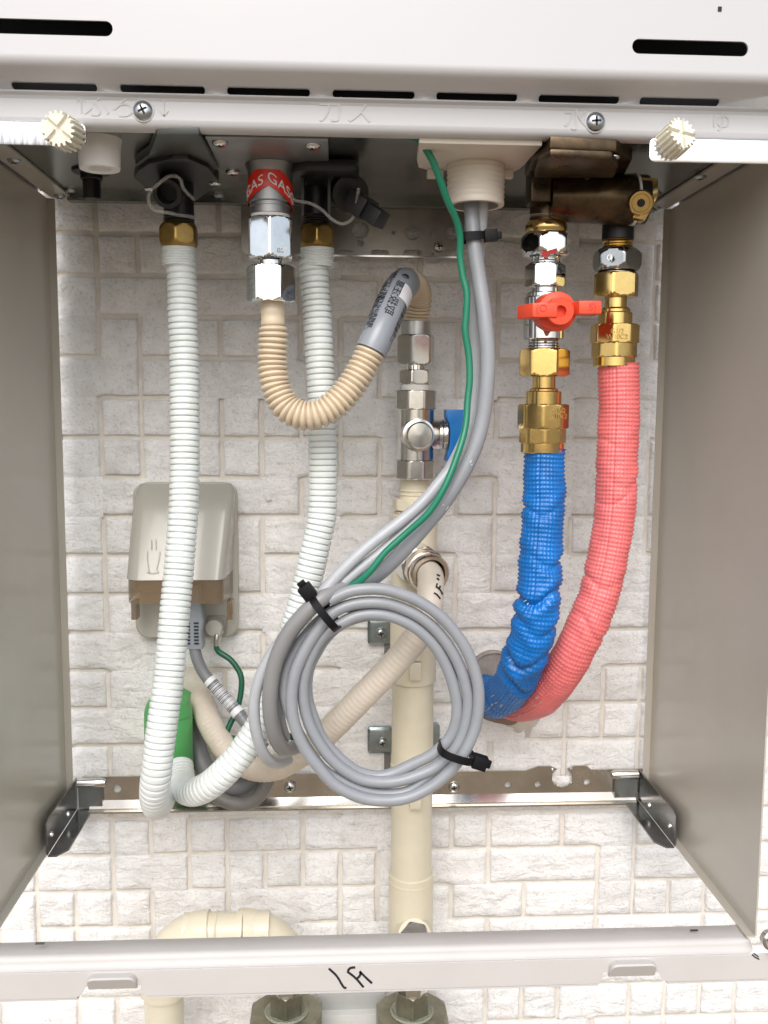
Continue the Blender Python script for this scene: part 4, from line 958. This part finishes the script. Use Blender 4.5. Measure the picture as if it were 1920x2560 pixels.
for s0, s1 in ((.03, .12), (.80, .92)):
    lbm = MB()
    for j in range(18):
        y0, y1 = (-.5+j/18)*2*math.pi*.0048*.98, (-.5+(j+1)/18)*2*math.pi*.0048*.98
        lbm.add([(ks.L*s0, y0, 0), (ks.L*s1, y0, 0), (ks.L*s1, y1, 0), (ks.L*s0, y1, 0)], [(0,1,2,3)])
    on_tube(lbm, ks, 0, 0, .0048, lift=.0003).build('white_band', paperM, kso)
rb = random.Random(3); lbm = MB(); s_ = ks.L*.17
while s_ < ks.L*.76:
    w_ = rb.choice((.0003, .0004, .0007)); 
    for j in range(10):
        y0, y1 = (-.27+j*.054)*2*math.pi*.0048, (-.27+(j+1)*.054)*2*math.pi*.0048
        lbm.add([(s_, y0, 0), (s_+w_, y0, 0), (s_+w_, y1, 0), (s_, y1, 0)], [(0,1,2,3)])
    s_ += w_+rb.choice((.0004, .0006, .0011))
on_tube(lbm, ks, 0, 0, .0048, lift=.0003).build('barcode_lines', paperM, kso)

# green sleeve and the dark pipe behind it
gs = thing('pipe_sleeve', 'green plastic pipe sleeve at the wall where the two white hoses end', 'pipe sleeve', P(420, 1850, -.03))
X, Y = P(422, 1850, -.045).x, -.045; zt, zb = P(422, 1752, -.045).z, P(422, 1925, -.045).z; r = wid(122, -.045)/2
lathe([(r*.1, zt+.004), (r*.5, zt+.003), (r*.85, zt), (r*.97, zt-.006), (r, zt-.010), (r*.985, zt-.0105), (r*.985, zt-.012), (r, zt-.0125), (r, zb+.001), (r*.97, zb), (r*.84, zb), (r*.84, zb+.01)], 52, Matrix.Translation((X, Y, 0)), cap1=False).build('outer_sleeve', greenS, gs, sharp=35)
lathe([(r*.80, zb+.02), (r*.80, zb-.010), (r*.70, zb-.010), (r*.70, zb+.01)], 48, Matrix.Translation((X+.001, Y, 0)), cap1=False).build('inner_sleeve', greenS, gs, sharp=35)
lathe([(r*.85, 0), (r*.85, .05)], 40, axisM((X, Y, zt-.018), (X, 1, zt-.010))).build('wall_stub', greenS, gs)
dp = thing('drain_loop', 'dark grey pipe loop low behind the hoses near the lower bracket', 'pipe', P(560, 1960, -.03))
tube([P(*p) for p in [(482,1800,-.010),(490,1860,-.025),(512,1920,-.035),(550,1960,-.040),(600,1968,-.042),(640,1945,-.040),(665,1915,-.03)]], .0075, .003, 20).build('pipe', M('dark_grey_cover', (.16,.165,.17), .5), dp)
tube([P(*p) for p in [(540,1990,-.05),(572,2006,-.052),(610,2010,-.054),(645,1992,-.056),(668,1955,-.056),(680,1915,-.052)]], .0052, .003, 18).build('lower_pipe', greyD, dp)

# ================================================================== bare brass water valve
wv = thing('brass_manifold', 'dark old brass water manifold wrapped in clear film under the heater', 'manifold', P(1400, 480, -.13))
MY = -.128
MXp = P(1372, 500, MY).x
column(wv, 1372, MY, [('riser', 'cyl', 420, 572, 88, brassO)])
zc_ = P(1480, 497, -.138).z; xa_, xb_ = P(1372, 497, -.138).x, P(1580, 497, -.138).x; rB = wid(59, -.138)
lathe([(rB*.82, 0), (rB*.92, .008), (rB*.98, .014), (rB, .018), (rB, (xb_-xa_)*.62), (rB*1.03, (xb_-xa_)*.66), (rB*1.03, xb_-xa_-.002), (rB, xb_-xa_)], 48, axisM((xa_, -.138, zc_), (1, -.138, zc_))).build('barrel', brassO, wv)
lathe([(rB*1.06, 0), (rB*1.06, .0015)], 48, axisM((xb_+.0002, -.138, zc_), (1, -.138, zc_))).build('gasket', milky, wv)
lathe([(rB*1.0, 0), (rB*1.0, .0065), (rB*.9, .0068)], 48, axisM((xb_+.0018, -.138, zc_), (1, -.138, zc_))).build('end_cap', blackP, wv)
plate(wv, 'valve_block', [(1335,446),(1345,410),(1375,392),(1530,398),(1545,420),(1535,446)], .1755, .1800, brassO, bevel=.0015)
plate(wv, 'flange', [(1322,448),(1312,440),(1330,405),(1375,372),(1540,378),(1580,400),(1560,440)], .183, .190, brassO)
MB().box((-.006, -.008, -.010), (.007, .010, .012), Matrix.Translation(P(1345, 470, -.140))).build('side_block', brassO, wv, bevel=.0015)
# brass plug facing out
a_, b_2 = P(1606, 503, -.135), P(1602, 508, -.163); pm = axisM(a_, b_2)
MB().loft([[Vector((x, y, z)) for x, z in [(P(1590,452,-.14).x, P(1590,452,-.14).z), (P(1632,455,-.14).x, P(1632,455,-.14).z), (P(1632,500,-.14).x, P(1632,500,-.14).z), (P(1600,560,-.14).x, P(1600,560,-.14).z), (P(1570,552,-.14).x, P(1570,552,-.14).z)]] for y in (-.150, -.138)]).build('bracket', brass, wv, bevel=.0008)
lathe([(.0070, 0), (.0070, .012), (.0075, .0125), (.0075, .024), (.0068, .025), (.0056, .025), (.0054, .022), (.0052, .022), (.0050, .0262), (.0024, .0262), (.0024, .018), (.0005, .018)], 40, pm, cap1=True).build('bleed_plug', brass, wv, sharp=30)
nut(.0180, .02635, .0022, 0, ch=.0001, m=pm, n=48).build('hex_recess', blackin, wv)
for (x, y, Y, r_, nm) in ((1345, 545, -.142, .0125, 0), (1590, 580, -.150, .0135, 0)):
    q = P(x, y, Y)
lathe([(.0165, 0), (.0165, .0004), (.0070, .0004), (.0070, 0)], 40, axisM(P(1352, 548, MY), P(1352, 545, MY)+Vector((0, 0, .02)))).build('clear_washer', discM, wv)
lathe([(.0125, 0), (.0125, .0004), (.007, .0004), (.007, 0)], 40, axisM(P(1592, 585, -.125), P(1600, 590, -.16))).build('clear_tag', discM, wv)
tube([P(*p) for p in [(1430,345,-.19),(1436,372,-.180),(1446,400,-.172),(1458,432,-.165),(1470,440,-.160)]], .0022, .003, 12).build('sensor_lead', blackR, wv)
MB().box((-.009, -.004, 0), (.009, .004, .006), Matrix.Translation(P(1432, 350, -.188))).build('sensor_block', blackP, wv, bevel=.0006)
for a, b in ((1505, 405), (1532, 392)):
    q = onz(a, b, .182); screw(wv, (q.x, q.y, .182), (0, 0, -1), .0040, mat=chromeS)
lathe([(.004, 0), (.004, .010)], 20, axisM(onz(1505, 385, .186), onz(1505, 385, .176))).build('bolt', chromeS, wv)

# cold water line: chrome nuts, red lever, brass coupling
cw = thing('shutoff_valve', 'chrome shutoff valve with an orange-red butterfly lever above the blue hose', 'valve', P(1362, 780, -.128))
X1 = column(cw, 1366, MY, [('brass_ring', 'ring', 556, 588, 104, brass), ('union_nut', 'domenut', 582, 645, 128, chrome, 6), ('thread', 'thread', 640, 666, 82, chrome), ('hex_nut', 'hex', 662, 720, 98, chrome, -12), ('neck', 'cyl', 717, 738, 66, chrome)])
column(cw, 1361, MY, [('body_collar', 'cyl', 733, 748, 92, chrome), ('valve_body', 'cyl', 744, 850, 102, chrome), ('lower_thread', 'thread', 846, 878, 82, chrome)], x=X1)
column(cw, 1361, MY, [('body_band', 'oct', 812, 822, 106, chrome, 0)], x=X1)
a_ = Vector((X1, MY, P(1362, 782, MY).z)); b_2 = P(1402, 778, MY-.043); pm = axisM(a_, b_2); LH = (b_2-a_).length
rh = .0118
hub = lathe([(rh*.8, LH*.25), (rh, LH*.35), (rh*1.02, LH*.78), (rh*.98, LH*.80), (rh*.72, LH*.82), (rh*.70, LH*.99), (rh*.66, LH), (rh*.30, LH), (rh*.30, LH*.9), (rh*.02, LH*.9)], 44, pm)
lever = MB().merge(hub)
lever.build('lever_hub', redH, cw, sharp=35)
def wing(x0, x1, y0, y1, Y0, Y1, xb0, xb1):
    f_ = [P(x0, y0, Y0), P(x1, y0, Y0), P(x1, y1, Y0), P(x0, y1, Y0)]
    bk = [P(x0, y0, Y0)+Vector((xb0, Y1, 0)), P(x1, y0, Y0)+Vector((xb1, Y1, 0)), P(x1, y1, Y0)+Vector((xb1, Y1, 0)), P(x0, y1, Y0)+Vector((xb0, Y1, 0))]
    return MB().loft([f_, bk])
wing(1332, 1394, 757, 793, -.172, .016, -.0065, .002).build('lever_wing', redH, cw, bevel=.0010)
wing(1448, 1505, 751, 785, -.172, .016, -.004, -.001).build('lever_wing', redH, cw, bevel=.0010)
for txt, x, y in (('(O', 1354, 771), ('S)', 1482, 768)):
    t = textmesh(txt, .0062, .00015); q = P(x, y, -.1722); t.v = [Vector((q.x+v.x, q.y-v.z, q.z+v.y)) for v in t.v]; t.build('moulded_letters', M('lever_letters', (.62,.05,.02), .5) if 'lever_letters' not in bpy.data.materials else bpy.data.materials['lever_letters'], cw, smooth=False)
MB().box((-.005, 0, -.0012), (.005, .0006, .0012), Matrix.Translation(P(1374, 631, MY-.0165)) @ Matrix.Rotation(R(-18), 4, 'Y')).build('paint_mark', redP, cw, smooth=False)

def stamp(parent, lines, px, py, Y, size):
    for i, tx in enumerate(lines):
        t = textmesh(tx, size, .00008); q = P(px, py+i*14, Y); t.v = [Vector((q.x+v.x, q.y-v.z, q.z+v.y)) for v in t.v]
        t.build('stamped_marking', brassD, parent, smooth=False)
def net(R0, creases, seed, amp=.0009, wr=.0010, seam=.35):
    def f(s, th, L):
        row = s/.00285; col = th/(2*math.pi)*34
        b = (.5+.5*math.cos(2*math.pi*row))*(.06+.94*(.5+.5*math.cos(2*math.pi*col)))
        r_ = R0-amp+amp*1.3*b
        w_ = noise.noise(Vector((s*55+seed, math.cos(th)*1.1, math.sin(th)*1.1)))+.5*noise.noise(Vector((s*140+seed, math.cos(th)*1.7, math.sin(th)*1.7)))
        r_ += wr*w_
        dth = (th-seam+math.pi) % (2*math.pi)-math.pi; r_ += .0005*math.exp(-(dth/.05)**2)-.0004*math.exp(-((dth-.1)/.05)**2)
        for cs, dp_, wd_, ph in creases:
            ds_ = s-cs*L-.0055*math.sin(th+ph)-.002*math.sin(3*th+ph); r_ -= dp_*(.55+.45*math.cos(th-ph*2))*math.exp(-(ds_/wd_)**2); r_ += dp_*.45*(math.exp(-((ds_-.006)/.004)**2)+math.exp(-((ds_+.006)/.004)**2))
        return r_
    return f
wl = thing('insulated_cold_pipe', 'blue foam insulated water pipe with brass coupling, curving into the wall', 'water pipe', P(1362, 1000, MY))
X1 = column(wl, 1362, MY, [('brass_nut', 'hex', 873, 942, 122, brass, -14), ('brass_neck', 'cyl', 940, 978, 58, brass), ('neck_ring', 'ring', 970, 982, 72, brass), ('brass_shoulder', 'cyl', 978, 1014, 90, brass), ('big_nut', 'oct', 1010, 1072, 128, brass, 10), ('brass_body', 'oct', 1070, 1108, 118, brass, 16), ('body_ring', 'cyl', 1106, 1132, 110, brass)])
stamp(wl, ['G1/2', '210c2'], 1398, 1027, MY-.0155, .0042)
Bp = [P(*p) for p in [(1362,1122,MY),(1360,1180,-.129),(1359,1270,-.131),(1352,1381,-.134),(1347,1487,-.136),(1334,1565,-.134),(1315,1635,-.127),(1290,1695,-.112),(1262,1732,-.088),(1238,1748,-.060),(1222,1742,-.034),(1212,1728,-.008)]]
btb = tube(Bp, net(.0139, [(.13, .0014, .0016, 1.0), (.25, .0018, .0020, 2.2), (.34, .0030, .0024, .3), (.40, .0030, .002, 1.8), (.485, .0032, .0022, .7), (.56, .0024, .0018, 2.6), (.70, .0018, .0018, 1.2), (.86, .003, .003, .2)], 1), .0007, 128); btb.build('insulation', foamB, wl, sharp=80)
hl = thing('insulated_hot_pipe', 'salmon red foam insulated water pipe on the far right, curving into the wall', 'water pipe', P(1547, 900, -.12))
HY = -.122
X2 = column(hl, 1546, HY, [('black_coupler', 'cyl', 548, 602, 78, blackP), ('brass_ring', 'thread', 593, 630, 76, brass), ('union_nut', 'domenut', 622, 682, 120, M('chrome_dark_reflection', (.40,.41,.42), .12, 1, var=(90,.2,.05)), 32), ('nut_ring', 'cyl', 672, 688, 84, chrome), ('brass_nut', 'hex', 684, 744, 112, brass, 5), ('brass_neck', 'cyl', 742, 784, 54, brass), ('neck_ring', 'ring', 770, 786, 72, brass), ('brass_shoulder', 'cyl', 782, 816, 84, brass), ('big_nut', 'oct', 812, 860, 120, brass, 4), ('brass_body', 'oct', 858, 895, 112, brass, 12), ('body_ring', 'cyl', 893, 918, 104, brass)])  # union nut chrome darkened in its base colour to imitate dark reflections
stamp(hl, ['G1/2', 'W10C2'], 1543, 828, HY-.0150, .0044)
t = textmesh('Φ', .0055, .0001); q = P(1525, 645, HY-.0155); t.v = [Vector((q.x+v.x, q.y-v.z, q.z+v.y)) for v in t.v]; t.build('stamped_logo', chromeS, hl, smooth=False)
Rp = [P(*p) for p in [(1547,909,HY),(1548,1000,-.122),(1546,1060,-.122),(1541,1198,-.123),(1535,1295,-.124),(1520,1391,-.125),(1497,1487,-.126),(1468,1560,-.126),(1433,1632,-.122),(1398,1690,-.112),(1358,1738,-.095),(1320,1756,-.072),(1288,1758,-.045),(1262,1750,-.012)]]
rtb = tube(Rp, net(.0136, [(.14, .0007, .0015, 1.2), (.22, .0011, .0022, 2.0), (.26, .0006, .0015, .2), (.42, .0011, .0018, 1.1), (.52, .0010, .0016, 2.9)], 5, .0008, .0007), .0007, 128); rtb.build('insulation', foamR, hl, sharp=80)

# ================================================================== pipes below the crossbar
ep = thing('elbow_pipe', 'cream plastic pipe bend half hidden behind the crossbar at the lower left', 'pipe', P(410, 2500, -.05))
EY = -.055; EXl = P(410, 2500, EY).x; zE = P(500, 2320, EY).z-.0035; rE = wid(110, EY)/2*.93
tube([Vector((EXl, EY, -.60)), Vector((EXl, EY, zE-.05)), Vector((EXl, EY, zE-.036))], rE, .004, 40).build('riser', pvcC, ep)
el = [Vector((EXl+.036-.036*math.cos(R(a)), EY, zE-.036+.036*math.sin(R(a)))) for a in range(0, 91, 10)]
xe0 = P(525, 2300, EY).x; xe1 = P(608, 2300, EY).x
tube([Vector((EXl, EY, zE-.048))]+el+[Vector((xe0, EY, zE))], rE*1.13, .003, 44, smooth_ctrl=False).build('elbow', pvcC, ep, sharp=60)
tube([Vector((xe0-.02, EY, zE)), Vector((xe1+.02, EY, zE))], rE*.97, .004, 44, smooth_ctrl=False).build('link_pipe', pvcC, ep)
for x in (xe0+.004, xe1-.004): lathe([(rE*.98, 0), (rE*1.03, .001), (rE*.98, .002)], 40, axisM((x, EY, zE), (1, EY, zE))).build('glue_ring', pvcC, ep)
X3 = P(712, 2300, EY).x
el = [Vector((X3-.036+.036*math.sin(R(a)), EY+.010*math.sin(R(a/2)), zE-.036+.036*math.cos(R(a)))) for a in range(0, 91, 10)]
tube([Vector((xe1, EY, zE))]+el+[el[-1]+Vector((0, .0, -.002))], rE*1.13, .003, 44, smooth_ctrl=False).build('elbow', pvcC, ep, sharp=60)
cl2 = [Vector((EXl, EY, P(410, 2488, EY).z))]
lathe([(rE*1.03, 0), (rE*1.03, .012)], 44, axisM((EXl, EY, P(410, 2502, EY-rE).z+.004), (EXl, EY, 1))).build('coupling', pvcC, ep)
for i, (px, w1) in enumerate(((716, 146), (1030, 150))):
    un = thing('meter_union', ('left' if i == 0 else 'right')+' olive zinc-plated union nut below the crossbar, '+('left of' if i == 0 else 'right of')+' the grey plate', 'pipe union', P(px, 2540, -.07), 'zinc-plated unions under the crossbar')
    UY = -.075
    column(un, px, UY, [('top_nut', 'oct', 2440, 2478, 84, chromeS, 0), ('neck_nut', 'hex', 2472, 2535, 92, olive, 30), ('lower_nut', 'taper', 2532, 2700, 168, olive, 1.0)])
    X = P(px, 2530, UY).x; zt2 = P(px, 2528, UY).z
    nut(zt2-.05, zt2, .0265, R(0), m=Matrix.Translation((X, UY, 0)), ch=.004).build('big_nut', olive, un, sharp=25)
    lathe([(.0155, zt2-.002), (.0165, zt2+.0006), (.0155, zt2+.0016), (.0140, zt2+.0010)], 40, Matrix.Translation((X, UY, 0))).build('sealant_ring', M('grey_sealant', (.30,.31,.24), .6, bump=(500, .8, .002)) if 'grey_sealant' not in bpy.data.materials else bpy.data.materials['grey_sealant'], un)
gpb = thing('meter_plate', 'grey painted plate between the two zinc unions at the bottom edge', 'plate', P(875, 2530, -.05))
A, B = P(790, 2500, -.05), P(965, 2534, -.05)
MB().loft([[Vector((x, d, z)) for x, z in rrect(A.x, B.z-.002, B.x, A.z, .002, 4)] for d in (-.02, -.045)]).build('upper_plate', M('plate_grey', (.46, .46, .45), .5, var=(30, .1)), gpb, bevel=.0006)
A, B = P(795, 2536, -.05), P(1100, 2600, -.05)
MB().loft([[Vector((x, d, z)) for x, z in rrect(A.x, B.z-.03, B.x, A.z, .004, 4)] for d in (-.02, -.052)]).build('lower_plate', M('plate_light', (.66, .66, .64), .45, var=(30, .08)), gpb, bevel=.001)

# ================================================================== small dirt and scuffs
def hit(tb, R0):
    def f(px, py, k):
        d = ray(px, py).normalized(); R1 = R0+.0003*k; best = None
        for (p, t, u, v) in tb.fr:
            w0 = CAM-p; dp = d-t*d.dot(t); wp = w0-t*w0.dot(t)
            A_, B_, C_ = dp.dot(dp), 2*dp.dot(wp), wp.dot(wp)-R1*R1; D = B_*B_-4*A_*C_
            if D <= 0: continue
            q_ = (-B_-math.sqrt(D))/(2*A_); h = CAM+d*q_; off = abs((h-p).dot(t))
            if best is None or off < best[0]: best = (off, h)
        return best[1] if best else P(px, py, -.1)
    return f
def specks(tb, R0, spots, mat, parent, seed=1):
    rr = random.Random(seed); f = hit(tb, R0)
    for (x, y, L_) in spots:
        a = rr.uniform(-1.2, -.3); dx, dy = math.cos(a)*L_, math.sin(a)*L_
        stroke([(x-dx, y-dy), (x+rr.uniform(-1, 1), y+rr.uniform(-1, 1)), (x+dx, y+dy)], rr.uniform(1.6, 3.2), f).build('dirt_fleck', mat, parent, smooth=False)
specks(btb, .0143, [(1232,1740,5),(1240,1757,4),(1222,1771,5),(1230,1762,3),(1313,1502,4),(1320,1510,3),(1252,1764,4),(1279,1728,2)], puttyM, wl, 2)
specks(rtb, .0140, [(1342,1744,4),(1338,1764,4),(1352,1756,3),(1300,1788,4)], puttyM, hl, 5)
scuff = M('pale_scuff', (.66, .67, .69), .5)
specks(feed, .0049, [(1177,1154,4),(1180,1162,2),(1118,1270,6),(1108,1262,3)], scuff, pc, 3)
